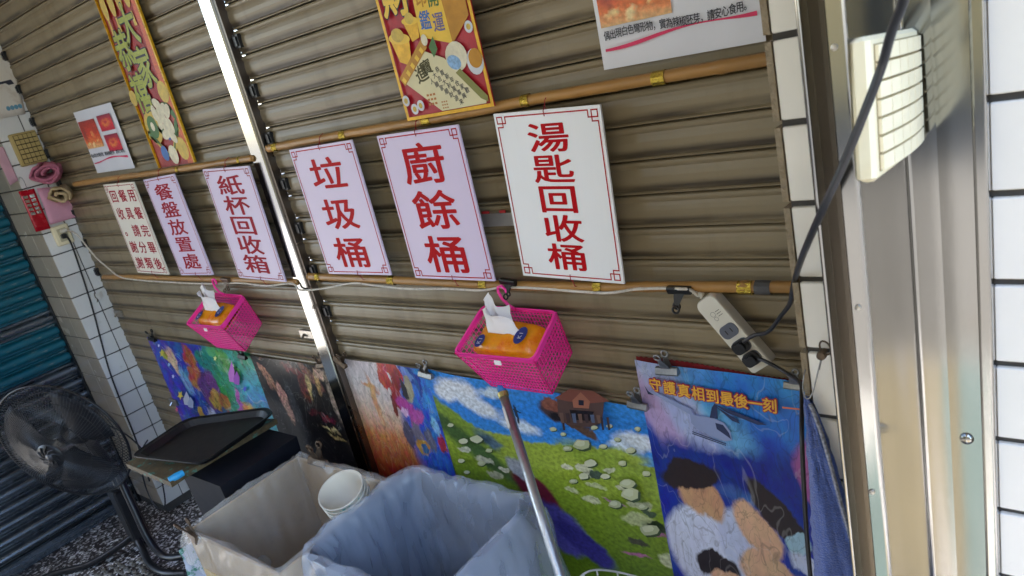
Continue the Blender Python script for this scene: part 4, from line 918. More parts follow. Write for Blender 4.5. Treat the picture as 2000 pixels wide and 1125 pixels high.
def tissue(label, rim, bot, shift, topup, tlean):
    fr = (rim[2]+rim[3])/2; bk = (rim[0]+rim[1])/2; c = (fr+bk)/2 + Vector((shift, .012, -.030))
    ex = (rim[1]-rim[0]).normalized(); ey = (bk-fr).normalized(); ez = ex.cross(ey).normalized()
    if ez.z < 0: ez = -ez
    t = thing('tissue_pack', label, 'tissue pack', c)
    def pil(a, b):       # closed pillow: a around x, b around section
        th = b*2*math.pi; x = (a-.5)*.205
        k = (1-abs(2*a-1)**5); hh = .030*k + .004; dd = .052*(.75+.25*k)
        y = dd*(abs(math.cos(th))**.6)*(1 if math.cos(th) > 0 else -1); z = hh*(abs(math.sin(th))**.7)*(1 if math.sin(th) > 0 else -1)
        z += .004*noise.noise(Vector((x*30, y*30, shift*9)))
        return c + ex*x + ey*y + ez*z
    obj('wrapper', MB().grid(pil, 24, 25), m_wrap, t, smooth=True)
    # blue oval marks with white letters
    for ux, uy, rr in ((.058, .0, .022), (-.060, -.028, .017)):
        o = c + ex*ux + ey*uy + ez*.0375
        mb = MB(); mb.add([o + ex*rr*math.cos(q)*.8 + ey*rr*1.15*math.sin(q) for q in [i*math.pi/9 for i in range(18)]], [tuple(range(18))])
        lg = obj('logo_oval', mb, m_navy, t, recalc=False)
        k = MB(); tmp = MB()
        for i, ch in enumerate('KI'): put(tmp, ch, (i-.5)*.011, 0, .016, .016, 0, off=.02)
        k.add([o + ez*.0008 + ey*v.x + ex*(-v.z) for v in tmp.v], tmp.f)
        obj('logo_letters', k, m_tis, lg, recalc=False)
    # pulled-up tissue sheet
    base = c + ez*.034
    def sh(a, b):
        x = -.050 + .098*a
        hgt = topup*(.70 + .45*a*2.6 if a < .30 else 1.05*(1-(a-.30)/.70)**.85 + .02)
        fold = .026*abs(a-.32)*2 - .006 + .008*math.sin(a*11)*b
        p = base + ex*(x + tlean*b*.030*(1-a)) + Vector((0, 0, 1))*(hgt*b) + ey*(fold*b + .010*b*math.sin(b*2.5+a*2))
        p += ey*.007*noise.noise(Vector((a*4, b*3, shift*20)))*b + ex*.004*noise.noise(Vector((a*6, b*5, 4)))*b
        return p
    obj('tissue_sheet', MB().grid(sh, 26, 16), m_tis, t, smooth=True, solid=.0006)
    def sh2(a, b):
        x = -.046 + .075*a; hgt = topup*(.92 + .16*math.sin(a*6+shift*90) - .55*max(0, a-.55))
        p = base + ex*(x + tlean*b*.034 - .006*b) + Vector((0,0,1))*(hgt*b) + ey*(.014 + .022*b + .012*math.sin(a*8)*b)
        return p + ey*.010*noise.noise(Vector((a*5+3, b*4, shift*30)))*b + ex*.006*noise.noise(Vector((a*5, b*6, 14)))*b
    obj('tissue_sheet', MB().grid(sh2, 22, 14), m_tis, t, smooth=True, solid=.0006)
    return t
bR, rimR, botR = basket('pink lattice basket hanging below the white soup spoon sign', 0, 0)
tissue('orange tissue pack in the basket below the white soup spoon sign', rimR, botR, -.004, .068, -.6)
bL, rimL, botL = basket('pink lattice basket hanging above the purple poster', -1.452, -.004)
tissue('orange tissue pack in the basket above the purple poster', rimL, botL, -.012, .078, -1.2)
# ================================================================ POWER STRIP AND CABLES
def smooth_path(pts, k=6):
    pts = [Vector(p) for p in pts]; out = []
    for i in range(len(pts)-1):
        p0, p1, p2, p3 = pts[max(i-1,0)], pts[i], pts[i+1], pts[min(i+2, len(pts)-1)]
        for j in range(k):
            t_ = j/k
            out.append(.5*((2*p1) + (p2-p0)*t_ + (2*p0-5*p1+4*p2-p3)*t_*t_ + (3*p1-p0-3*p2+p3)*t_**3))
    out.append(pts[-1]); return out
m_strip = M('ivory_plastic', 'd9d4c6', rough=.35, var=.04, dirt='8d7f68', dirt_amt=.4, dirt_scale=30, dirt_lo=.6, dirt_hi=.75)
m_sock = M('grey_socket', '5c5f6a', rough=.45)
m_cable_w = M('white_cable', 'cfc8bc', rough=.5, var=.08, dirt='6d5a48', dirt_amt=.5, dirt_scale=40)
m_cable_b = M('black_cable', (.016,.016,.019), rough=.42, var=.2)
cen, w, h, ang = quadframe((1353,592),(1391,572),(1511,704),(1469,734), 1.318)
top = (P(1353,592,Y=1.318)+P(1391,572,Y=1.318))/2; bot = (P(1469,734,Y=1.318)+P(1511,704,Y=1.318))/2
L = (top-bot).length; w = .054; d = (top-bot).normalized(); ang = math.atan2(d.x, d.z)
t = thing('power_strip', 'ivory power strip hanging askew from the lower bamboo', 'power strip', (top+bot)/2, (0, ang, 0))
pl = []
for cx_, cz_, a0 in ((w/2-.016, L/2-.018, 0), (-w/2+.016, L/2-.018, 90), (-w/2+.006, -L/2+.006, 180), (w/2-.006, -L/2+.006, 270)):
    r_ = .016 if a0 < 180 else .006
    pl += [(cx_ + r_*math.cos(math.radians(a0+q*18)), cz_ + r_*math.sin(math.radians(a0+q*18))) for q in range(6)]
ins = [(x*.93, z*.985) for x, z in pl]; n0 = len(pl)
mbx = MB().prism(pl, .0, .026)
mbx.add([(x, 0, z) for x, z in pl] + [(x, -.004, z) for x, z in ins], [(i, (i+1) % n0, (i+1) % n0 + n0, i+n0) for i in range(n0)] + [tuple(range(n0, 2*n0))])
obj('body', mbx, m_strip, t, world=False)
def rrect(cx, cz, w_, h_, r, n=5):
    return [(cx + sx_*(w_/2-r) + r*math.cos(math.radians(a0+q*90/n)), cz + sz*(h_/2-r) + r*math.sin(math.radians(a0+q*90/n))) for sx_, sz, a0 in ((1,1,0),(-1,1,90),(-1,-1,180),(1,-1,270)) for q in range(n+1)]
for i, fz in enumerate((.04, -.17, -.345)):
    o = obj('socket', MB().prism(rrect(0, fz*L, .042, .030, .012), -.006, -.003), m_sock, t, world=False)
    for s_ in (-1, 1): obj('slot', MB().box(s_*.0068-.001, s_*.0068+.001, -.0066, -.0058, fz*L-.005, fz*L+.005), m_black, o, world=False)
    if i: 
        obj('plug', MB().prism(rrect(0, fz*L, .038, .028, .010), -.014, -.006).prism(rrect(0, fz*L, .026, .019, .007), -.022, -.014), m_black, t, world=False)
mk = MB()
for zc, rr in ((.285, .0060), (.225, .0048)):
    for q in range(14):
        a0, a1 = q*2*math.pi/14, (q+1)*2*math.pi/14
        mk.add([(rr*math.cos(a0)-.004, -.0046, zc*L+rr*math.sin(a0)), (rr*math.cos(a1)-.004, -.0046, zc*L+rr*math.sin(a1)), ((rr-.0007)*math.cos(a1)-.004, -.0046, zc*L+(rr-.0007)*math.sin(a1)), ((rr-.0007)*math.cos(a0)-.004, -.0046, zc*L+(rr-.0007)*math.sin(a0))], [(0,1,2,3)])
for j in range(3): mk.add([(.004, -.0046, (.30-.03*j)*L), (.016, -.0046, (.30-.03*j)*L), (.016, -.0046, (.30-.03*j)*L-.0012), (.004, -.0046, (.30-.03*j)*L-.0012)], [(0,1,2,3)])
obj('printed_mark', mk, M('faint_ink', '5a5850', rough=.6), t, world=False, recalc=False, kind='stuff')
bt = MB(); p0 = Vector((-.004, .012, L/2+.002))
for j in range(6): bt.lathe([(.0075-.0006*j, 0), (.0075-.0006*j, .0035), (.0055-.0004*j, .0036), (.0055-.0004*j, .006)], 10, c=p0 + Vector((-.003*j, 0, .0058*j)), ax=(-.45, 0, .9))
obj('cord_boot', bt, m_strip, t, world=False)
# white cord from the wall socket along the lower bamboo to the strip
sx0 = P(128, 449, X=-3.872); yb = 1.326
wc = [sx0, P(150, 458, Y=1.300), P(185, 500, Y=1.318), P(215, 527, Y=1.325), P(233, 540, Y=yb), P(260, 546, Y=yb), P(330, 551, Y=yb), P(400, 554, Y=yb), P(470, 553, Y=yb), P(520, 558, Y=yb), P(570, 554, Y=yb), P(585, 566, Y=1.328), P(612, 566, Y=1.328), P(640, 562, Y=1.328), P(690, 553, Y=yb), P(735, 558, Y=yb), P(800, 564, Y=yb), P(870, 564, Y=yb), P(940, 567, Y=yb), P(985, 561, Y=yb), P(1060, 564, Y=yb), P(1140, 570, Y=yb), P(1190, 572, Y=yb), P(1240, 565, Y=yb), P(1290, 563, Y=yb), P(1325, 564, Y=1.316), P(1348, 566, Y=1.318), P(1362, 577, Y=1.325)]
obj('white_cable', MB().tube(smooth_path(wc, 5), .0036, 7), m_cable_w, label='white cord looped along the lower bamboo from wall socket to power strip', cat='cable', smooth=True)
# thick black cord coming down across the steel jamb
pc = P(1452, 668, Y=1.288)
bc = [P(1775, -60, Y=.64), P(1765, 0, Y=.66), P(1742, 60, Y=.68), P(1722, 130, Y=.70), P(1690, 215, Y=.70), P(1652, 310, Y=.705), P(1612, 398, Y=.715), P(1584, 460, Y=.76), P(1563, 512, Y=.87), P(1549, 560, Y=1.02), P(1543, 592, Y=1.15), P(1525, 617, Y=1.22), P(1500, 648, Y=1.26), P(1472, 655, Y=1.28), pc]
obj('power_cable', MB().tube(smooth_path(bc, 6), .0040, 9), m_cable_b, label='thick black cord running down across the steel jamb to the power strip', cat='cable', smooth=True)
bc2 = [P(1482, 700, Y=1.288), P(1500, 708, Y=1.28), P(1530, 725, Y=1.27), P(1562, 747, Y=1.22), P(1566, 775, Y=1.10), P(1566, 850, Y=1.02), P(1570, 950, Y=1.0), P(1576, 1050, Y=1.0), P(1586, 1160, Y=1.0)]
obj('power_cable', MB().tube(smooth_path(bc2, 6), .0038, 9), m_cable_b, label='black cord dropping from the power strip behind the blue towel', cat='cable', smooth=True)

# ================================================================ BLUE TOWEL ON A WIRE
tw = thing('blue_towel', 'blue terry towel hanging folded from a wire beside the steel jamb', 'towel', P(1600, 780, Y=.94))
def twf(a, b):
    z0 = P(1574, 775, Y=.945).z; z = z0 - b*.95
    wdt = .006 + .085*min(1, b*2.4)**.8 + .03*b
    xl = P(1571, 775, Y=.945).x - .040*b
    y = .945 - .020*math.sin(a*math.pi)*min(1, b*4) - .012*math.sin(a*7+b*2)*min(1, b*3)*.6 + .004*noise.noise(Vector((a*6, b*9, 0)))
    return (xl + wdt*a, y, z)
m_towel = M('blue_terry', '4a62a8', rough=.95, var=.3, scale=160, bump=1.0, bscale=420, sheen=.4)
mt_ = MB(); mt_.grid(twf, 26, 70)
rt_ = random.Random(5)
for i, v_ in enumerate(mt_.v): mt_.v[i] = v_ + Vector((rt_.uniform(-1,1), rt_.uniform(-1,.3), rt_.uniform(-1,1)))*.0016
obj('cloth', mt_, m_towel, tw, smooth=True, solid=.004)
hem = [Vector(twf(.86, .005+i/30*.55)) + Vector((.004,-.012,0)) for i in range(31)]
obj('hem', MB().tube(hem, .0032, 6), M('speckled_hem', '8d8f9a', rough=.9, var=.8, scale=220), tw)
pin = P(1607, 690, Y=.955)
obj('wire', MB().tube(smooth_path([pin, P(1600, 715, Y=.95), P(1586, 770, Y=.945), P(1574, 778, Y=.943), P(1568, 760, Y=.944), P(1570, 735, Y=.95), P(1573, 722, Y=.958)], 5), .0011, 5), m_clip, tw, smooth=True)
obj('wire', MB().tube([pin, P(1600, 722, Y=.95)], .0009, 5), m_clip, tw)
t = thing('wall_hook', 'rusty wall hook on the right tiled column above the blue towel', 'hook', pin)
obj('nail', MB().lathe([(0,-.012),(.006,-.011),(.007,-.004),(.004,0),(.004,.01)], 12, c=pin, ax=(0,1,0)), m_rust, t)
obj('loop', MB().ring(pin + Vector((.006,-.006,.012)), (.5,1,0), .010, .0014, 16, 5), m_rust, t)

# ================================================================ LEFT PILLAR: SOCKET, CLOTHS, PACKETS, CABLES
XP = -3.902
def onwall(u, v, off=.012): return P(u, v, X=XP + off)
c = onwall(122, 457)
t = thing('wall_socket', 'beige wall socket box with plugs on the left tiled pillar', 'socket', c)
obj('box', MB().bbox(XP, XP+.022, c.y-.040, c.y+.036, c.z-.052, c.z+.045, .005), m_beige, t)
obj('face', MB().bbox(XP+.022, XP+.026, c.y-.022, c.y+.018, c.z-.034, c.z+.028, .001), M('old_ivory', 'bfb394', rough=.5), t)
obj('plug', MB().bbox(XP+.026, XP+.05, c.y-.012, c.y+.016, c.z+.006, c.z+.024, .004), m_strip, t, label='white plug')
obj('plug', MB().bbox(XP+.026, XP+.052, c.y-.018, c.y+.006, c.z-.020, c.z+.002, .004), m_black, t, label='black plug')
bc3 = [Vector((XP+.05, c.y, c.z-.012)), onwall(140, 478, .03), onwall(158, 530, .02), onwall(180, 600, .012), onwall(196, 660, .012), onwall(214, 725, .010), onwall(238, 790, .010), onwall(262, 850, .010), onwall(280, 900, .014), onwall(292, 940, .02)]
obj('power_cable', MB().tube(smooth_path(bc3, 6), .0042, 8), m_cable_b, label='black cord running from the wall socket down the left tiled pillar', cat='cable', smooth=True)
c2 = onwall(193, 578)
t = thing('cable_clip', 'torn white tape holding the black cord on the left pillar', 'cable clip', c2)
obj('tape', MB().grid(lambda a, b: (XP+.004+.006*math.sin(a*3), c2.y-.022+.045*a, c2.z-.016+.030*b+.004*math.sin(a*9)), 8, 4), M('white_tape', 'cfcac4', rough=.6), t, solid=.0008)
obj('hook', MB().tube(smooth_path([onwall(184,572,.006), onwall(186,580,.016), onwall(190,584,.02), onwall(190,590,.012)], 4), .002, 6), m_rust, t)
# fluffy folded cloths
def roll(label, name, c, L, R, mat, turns=2.2, tilt=0., axis=(1,0,0), flat=.75):
    t = thing(name, label, 'cloth', c)
    ax = Vector(axis).normalized(); u_ = ax.cross(Vector((0,0,1))).normalized(); w_ = u_.cross(ax)
    def fn(a, b):
        th = a*turns*2*math.pi; r = R*(.22 + .78*a) 
        p = c + u_*(r*math.cos(th)) + w_*(r*math.sin(th)*flat) + ax*((b-.5)*L)
        return p + Vector((noise.noise(p*60), noise.noise(p*60+Vector((9,0,0))), noise.noise(p*60+Vector((0,9,0)))))*.006 + Vector((noise.noise(p*17), noise.noise(p*17+Vector((5,0,0))), noise.noise(p*17+Vector((0,5,0)))))*.022
    obj('folds', MB().grid(fn, 70, 10), mat, t, smooth=True, solid=.010)
    return t
m_pinkc = M('pink_terry', 'b86a80', rough=.95, var=.3, scale=120, bump=1.0, bscale=350)
m_creamc = M('cream_cloth', 'b79e78', rough=.95, var=.25, scale=40, bump=.6, bscale=250)
roll('pink terry cloth folded over the hook on the left tiled pillar', 'folded_cloth', P(98, 335, X=-3.80), .17, .066, m_pinkc, axis=(.95,-.5,0), flat=.62)
roll('stained cream cloth rolled up under the pink terry cloth', 'folded_cloth', P(117, 380, X=-3.80), .15, .052, m_creamc, turns=1.6, axis=(.95,-.5,0), flat=.7)
def wallcard(name, label, cat, px4, off, mat, th=.0015, bend=.004):
    cs = [onwall(u, v, off) for u, v in px4]
    t = thing(name, label, cat, sum(cs, Vector())/4)
    fn = lambda a, b: cs[3].lerp(cs[2], a).lerp(cs[0].lerp(cs[1], a), b) + Vector((bend*math.sin(a*4+b*3), 0, 0))
    obj('sheet', MB().grid(fn, 8, 8), mat, t, solid=th, smooth=True)
    return t, fn
wallcard('paper_packet', 'faded pink paper pad hanging under the folded cloths', 'paper', [(72,368),(138,362),(152,423),(98,439)], .030, M('pink_paper', 'd69aae', rough=.8, var=.08, scale=20), .004)
pk, pkf = wallcard('candy_packet', 'red and silver snack packet hanging from a hook on the left pillar', 'packet', [(36,374),(66,368),(99,446),(70,453)], .030, M('packet_red', 'b01224', rough=.25, var=.2, scale=20), .006)
for i in range(5):
    for j in range(2):
        a0, b0 = .12+.42*j, .40+.10*i
        q = [Vector(pkf(a, b)) + Vector((.006,0,0)) for a, b in ((a0,b0),(a0+.3,b0),(a0+.3,b0+.07),(a0,b0+.07))]
        obj('silver_window', MB().add(q, [(0,1,2,3)]), M('silver_foil', (.6,.58,.58), rough=.25, metal=.8, var=.4, scale=90), pk, recalc=False)
obj('hook', MB().tube(smooth_path([onwall(54,372,.034), onwall(46,352,.03), onwall(38,346,.02), onwall(37,356,.012)], 5), .0014, 5), m_clip, pk)
pp, ppf = wallcard('paper_poster', 'white paper with blue round emblems on the left tiled pillar', 'poster', [(-40,108),(22,96),(50,222),(0,232)], .010, M('aged_paper', 'd8d0c6', rough=.6, var=.06, dirt='b09a84', dirt_amt=.5), .001, .001)
for i in range(4):
    cc = Vector(ppf(.40+.15*i, .13)) + Vector((.003,0,0))
    obj('emblem', MB().add([cc + Vector((0, .0085*math.cos(q), .0105*math.sin(q))) for q in [k*math.pi/7 for k in range(14)]], [tuple(range(14))]), M('emblem_blue', '5e8fa8', rough=.6), pp, recalc=False)
cc = Vector(ppf(.62, .52)) + Vector((.003,0,0))
obj('dark_mark', MB().add([cc + Vector(p) for p in ((0,-.04,.006),(0,.018,.010),(0,.024,-.010),(0,.0,-.012),(0,-.01,-.002),(0,-.04,-.004))], [tuple(range(6))]), m_ink, pp, recalc=False)
wallcard('paper_strip', 'faded pink paper strip stuck on the corner of the left pillar', 'paper', [(-14,292),(6,286),(36,352),(20,362)], .010, M('pink_strip', 'c79aa6', rough=.7, var=.15), .001, .001)

# ================================================================ BLACK FAN
FC = P(125, 864, Y=.85); FN = Vector((.49,-.86,-.13)).normalized()
fu = FN.cross(Vector((0,0,1))).normalized(); fw = fu.cross(FN)
fan = thing('standing_fan', 'large black wire-guard fan standing before the turquoise shutter', 'fan', Vector((-3.70, 1.0, 0)))
FRad = .305
def fp(r, a, d): return FC + (fu*math.cos(a) + fw*math.sin(a))*r + FN*d
fg = MB(); NW = 124
for i in range(NW):
    a = 2*math.pi*i/NW
    fg.tube([fp(.055 + (FRad-.055)*f, a + .22*f*(1-f)*2, .085*math.cos(f*math.pi/2)**.8 + .005) for f in (0,.2,.4,.6,.8,.93,1)], .0013, 4, cap=False)
m_wire = M('black_wire', (.02,.021,.024), rough=.32, spec=.6, var=.1)
g = obj('front_guard', fg, m_wire, fan, kind='stuff')
bg_ = MB()
for i in range(90):
    a = 2*math.pi*i/90
    bg_.tube([fp(.07 + (FRad-.07)*f, a, -.075*math.cos(f*math.pi/2)**.7 - .004) for f in (0,.3,.6,.85,1)], .0012, 3, cap=False)
obj('back_guard', bg_, m_wire, fan, kind='stuff')
for r_, d_, th_ in ((FRad, .0, .006), (FRad*.80, .034, .0018), (FRad*.55, .062, .0018), (FRad*.82, -.030, .0018)):
    obj('guard_ring', MB().ring(FC + FN*d_, FN, r_, th_, 48, 6), m_blackm, fan, smooth=True)
hub = obj('hub_badge', MB().lathe([(0,.100),(.030,.099),(.060,.093),(.064,.084),(.058,.080)], 28, c=FC, ax=FN), m_black, fan, smooth=True)
for i in range(10):
    a = 2*math.pi*i/10
    obj('swirl_rib', MB().tube([fp(.020, a, .102), fp(.036, a+.25, .101), fp(.054, a+.6, .097)], .003, 5), m_blackm, hub)
obj('hub_cap', MB().lathe([(0,.106),(.014,.105),(.016,.100)], 18, c=FC, ax=FN), M('dark_grey_plastic', (.06,.06,.065), rough=.35), hub, smooth=True)
for i in range(3):
    a0 = 2*math.pi*i/3 + .4
    def bl(a, b):
        r = .04 + (FRad-.035-.04)*b; wv = (.35 + .75*math.sin(min(1, b*1.1)*math.pi*.62))*.62
        an = a0 + (a-.5)*2*wv; return fp(r, an, .018*(a-.5)*2*(1.3-b) )
    obj('blade', MB().grid(bl, 8, 8), M('smoke_blade', (.011,.012,.016), rough=.5, spec=.25), fan, smooth=True, solid=.003)
obj('motor', MB().lathe([(.0,-.20),(.055,-.195),(.072,-.17),(.075,-.09),(.06,-.06),(0,-.058)], 24, c=FC, ax=FN), m_black, fan, smooth=True)
mt0 = FC - FN*.13; pb = Vector((-3.70, 1.0, 0))
obj('neck', MB().tube([mt0, mt0 - Vector((0,0,.10)), Vector((pb.x, pb.y, FC.z-.22))], [.03,.028,.024], 10), m_black, fan)
obj('pole', MB().tube([(pb.x, pb.y, FC.z-.20), (pb.x, pb.y, .03)], .017, 12), m_blackm, fan, smooth=True)
obj('column_cover', MB().bbox(pb.x-.042, pb.x+.042, pb.y-.045, pb.y+.035, .06, .36, .008), m_black, fan)
for pts in ([(-3.70,.98,.10),(-3.62,.96,.05),(-3.50,.93,.02),(-3.35,.93,.02),(-3.22,.98,.02)], [(-3.70,.98,.10),(-3.76,.90,.06),(-3.86,.78,.02),(-3.98,.66,.02),(-4.05,.5,.02)], [(-3.62,1.0,.50),(-3.55,.98,.28),(-3.50,.97,.12),(-3.42,.98,.05),(-3.28,1.02,.07)]):
    obj('leg', MB().tube(smooth_path(pts, 6), .017, 10), m_blackm, fan, smooth=True)
obj('power_lead', MB().tube(smooth_path([(-3.60,1.03,.72),(-3.50,1.08,.62),(-3.42,1.10,.45),(-3.44,1.08,.28),(-3.50,1.06,.24),(-3.54,1.06,.34),(-3.50,1.08,.52),(-3.44,1.12,.60)], 6), .0035, 6), m_cable_b, fan, smooth=True)

# ================================================================ BLACK TRAY ON ITS STAND
zt = H - 1.105
tc_ = [P(u, v, Z=-1.105) for u, v in ((253,890),(362,817),(520,795),(534,806),(392,905))]
st = thing('serving_stand', 'dark plastic bin carrying a painted board beside the left pillar', 'stand', Vector((-2.66, 1.05, 0)))
m_navyp = M('dark_navy_plastic', (.010,.011,.016), rough=.55, var=.2, spec=.2)
obj('bin', MB().add([(-2.62,.95,0),(-2.38,.95,0),(-2.38,1.22,0),(-2.62,1.22,0),(-2.64,.92,zt-.073),(-2.36,.92,zt-.073),(-2.36,1.25,zt-.073),(-2.64,1.25,zt-.073)], [(0,3,2,1),(4,5,6,7),(0,1,5,4),(1,2,6,5),(2,3,7,6),(3,0,4,7)]), m_navyp, st)
bd = [P(u, v, Z=-1.155) for u, v in ((246,905),(332,942),(357,925),(540,818),(385,815))]
nb = len(bd)
obj('board', MB().add([p for p in bd] + [p - Vector((0,0,.022)) for p in bd], [tuple(range(nb)), tuple(range(2*nb-1, nb-1, -1))] + [(i, (i+1) % nb, (i+1) % nb + nb, i+nb) for i in range(nb)]), M('paint_splashed_board', '5a4a30', rough=.6, var=.6, scale=40, dirt='3f8a7a', dirt_amt=.8, dirt_scale=30, dirt_lo=.56, dirt_hi=.62), st)
tp0, tp1 = P(330, 938, Z=-1.152), P(358, 923, Z=-1.152)
obj('blue_tape', MB().tube([tp0, tp0.lerp(tp1, .5), tp1], [.011,.014,.012], 8), M('blue_tape', '2fa0d8', rough=.45), st)
cen = sum(tc_, Vector())/5
tr = thing('black_tray', 'empty black plastic serving tray lying on the painted board', 'tray', cen - Vector((0,0,.03)))
# rounded outline of the tray
out = []
for i in range(5):
    p, a, b = tc_[i], tc_[i-1], tc_[(i+1) % 5]
    q0, q1 = p + (a-p)*min(.25, .05/(a-p).length), p + (b-p)*min(.25, .05/(b-p).length)
    for k in range(5): f = k/4; out.append(q0*(1-f)**2 + p*2*f*(1-f) + q1*f*f)
n = len(out)
rings = [(1.0, .0), (1.0, -.004), (.93, -.006), (.86, -.028), (0.0, -.029)]
vs = []
for s_, dz in rings: vs += [cen + (p-cen)*max(s_, .001) + Vector((0,0,dz)) for p in out]
fs = [(r*n+i, r*n+(i+1) % n, (r+1)*n+(i+1) % n, (r+1)*n+i) for r in range(len(rings)-1) for i in range(n)]
obj('tray_shell', MB().add(vs, fs), M('tray_black', (.008,.008,.009), rough=.45, var=.3, scale=30), tr, solid=.004)

# ================================================================ BINS
m_card = M('beige_board', 'a58a62', rough=.7, var=.1, scale=6, dirt='7a6448', dirt_amt=.4)
m_yell = M('yellow_board', 'b8963a', rough=.6, var=.12)
def bag_material(name, col, alpha, rough):
    mt = bpy.data.materials.new(name); mt.use_nodes = True
    n = mt.node_tree.nodes; l = mt.node_tree.links; b = n['Principled BSDF']
    b.inputs['Base Color'].default_value = lin(col); b.inputs['Roughness'].default_value = rough; b.inputs['Specular IOR Level'].default_value = .6
    tcx = n.new('ShaderNodeTexCoord'); nz = n.new('ShaderNodeTexNoise'); nz.inputs['Scale'].default_value = 6; nz.inputs['Detail'].default_value = 3; nz.inputs['Distortion'].default_value = .6; nz.noise_type = 'RIDGED_MULTIFRACTAL'; nz.normalize = True
    mpp = n.new('ShaderNodeMapping'); mpp.inputs['Scale'].default_value = (1.6, 1.6, .9); l.new(tcx.outputs['Object'], mpp.inputs[0]); l.new(mpp.outputs[0], nz.inputs[0])
    bp = n.new('ShaderNodeBump'); bp.inputs['Strength'].default_value = .9; bp.inputs['Distance'].default_value = .03; l.new(nz.outputs[0], bp.inputs['Height']); l.new(bp.outputs[0], b.inputs['Normal'])
    mr = n.new('ShaderNodeMapRange'); mr.inputs[1].default_value = .3; mr.inputs[2].default_value = .7; mr.inputs[3].default_value = alpha - .12; mr.inputs[4].default_value = min(1, alpha + .12); l.new(nz.outputs[0], mr.inputs[0]); l.new(mr.outputs[0], b.inputs['Alpha'])
    return mt
def rim_loop(x0, x1, y0, y1, r, n=10):
    out = []
    for cx_, cy_, a0 in ((x1-r, y1-r, 0), (x0+r, y1-r, 90), (x0+r, y0+r, 180), (x1-r, y0+r, 270)):
        out += [(cx_ + r*math.cos(math.radians(a0+q*90/n)), cy_ + r*math.sin(math.radians(a0+q*90/n))) for q in range(n+1)]
    # densify
    res = []
    for i in range(len(out)):
        a, b = Vector(out[i]), Vector(out[(i+1) % len(out)]); k = max(1, int((b-a).length/.012))
        for j in range(k): res.append(a.lerp(b, j/k))
    return res
def ridge(v): return 1 - 2*abs(noise.noise(v))
def bag(parent, loop, ztop, drop_out, drop_in, mat, seed, amp=.012, name='liner_bag', flare=.0):
    cx_ = sum((p.x for p in loop))/len(loop); cy_ = sum((p.y for p in loop))/len(loop); cen = Vector((cx_, cy_))
    prof_ = [(.022+flare, -drop_out), (.020+flare*.7, -drop_out*.6), (.018+flare*.35, -drop_out*.25), (.014, -.01), (.004, .008), (-.012, .006), (-.030, -.03), (-.040, -drop_in*.2), (-.052, -drop_in*.45), (-.072, -drop_in*.75), (-.11, -drop_in)]
    pr = [(p.x, p.z) for p in smooth_path([(a_, 0, b_) for a_, b_ in prof_], 5)]
    vs = []; n = len(loop); mid = 20
    for q, (off, dz) in enumerate(pr):
        for i, p in enumerate(loop):
            o = (p-cen); o = Vector((o.x*.9, o.y)).normalized()
            s_ = i/n*60; zz0 = dz*10
            ww = .7*noise.noise(Vector((s_*.35, zz0*.35, seed))) + .55*ridge(Vector((s_*.42 + zz0*.30, zz0*.45, seed+5))) + .40*ridge(Vector((s_*.95 - zz0*.7, zz0*.8, seed+15))) + .16*ridge(Vector((s_*2.2 + zz0*1.2, zz0*2.4, seed+25)))
            jag = noise.noise(Vector((s_*.3, 0, seed+9)))
            near = math.exp(-((q-mid)/7.)**2)
            am = amp*(1 - .65*near)
            out_ = q < mid
            d_ = off + (am*ww if out_ else am*(ww - .9))
            vs.append((p.x + o.x*d_, p.y + o.y*d_, ztop + dz*(1 + (.35*jag if q < 12 else 0)) + .009*ww*near))
    fs = [(q*n+i, q*n+(i+1) % n, (q+1)*n+(i+1) % n, (q+1)*n+i) for q in range(len(pr)-1) for i in range(n)]
    return obj(name, MB().add(vs, fs), mat, parent, smooth=True)
# beige box bin
zb_ = H - 1.20; x0, x1, y0, y1 = -2.268, -1.748, .735, 1.178
bb_ = thing('box_bin', 'beige board bin lined with a clear bag before the dark ornamented poster', 'bin', ((x0+x1)/2, (y0+y1)/2, 0))
for nm, a in (('side_panel', (x0, x0+.010, y0, y1)), ('side_panel', (x1-.010, x1, y0, y1)), ('side_panel', (x0+.0105, x1-.0105, y1-.010, y1)), ('side_panel', (x0+.0105, x1-.0105, y0, y0+.010))):
    obj(nm, MB().bbox(*a, .0, zb_, .002), m_card, bb_)
obj('bottom', MB().box(x0+.011, x1-.011, y0+.011, y1-.011, .004, .016), m_card, bb_)
obj('yellow_band', MB().box(x0+.02, x1-.02, y0-.004, y0-.0005, .1, zb_-.14), m_yell, bb_)
clear = bag_material('clear_bag', 'f0ece4', .36, .08)
bag(bb_, rim_loop(x0, x1, y0, y1, .02), zb_, .11, .55, clear, 2.3, .016, flare=.006)
clip('rusty bulldog clip on the corner of the beige box bin', 0, 0, 0, 0, m_rust, .0, 1.5, pos=Vector((x0+.05, y0-.002, zb_-.004)), rot=(math.radians(8), math.radians(6), math.radians(-8)))
clip('rusty bulldog clip on the back edge of the beige box bin', 0, 0, 0, 0, m_rust, .0, 1.6, pos=Vector((x0+.13, y1-.004, zb_-.002)), rot=(math.radians(-6), math.radians(4), math.radians(4)))
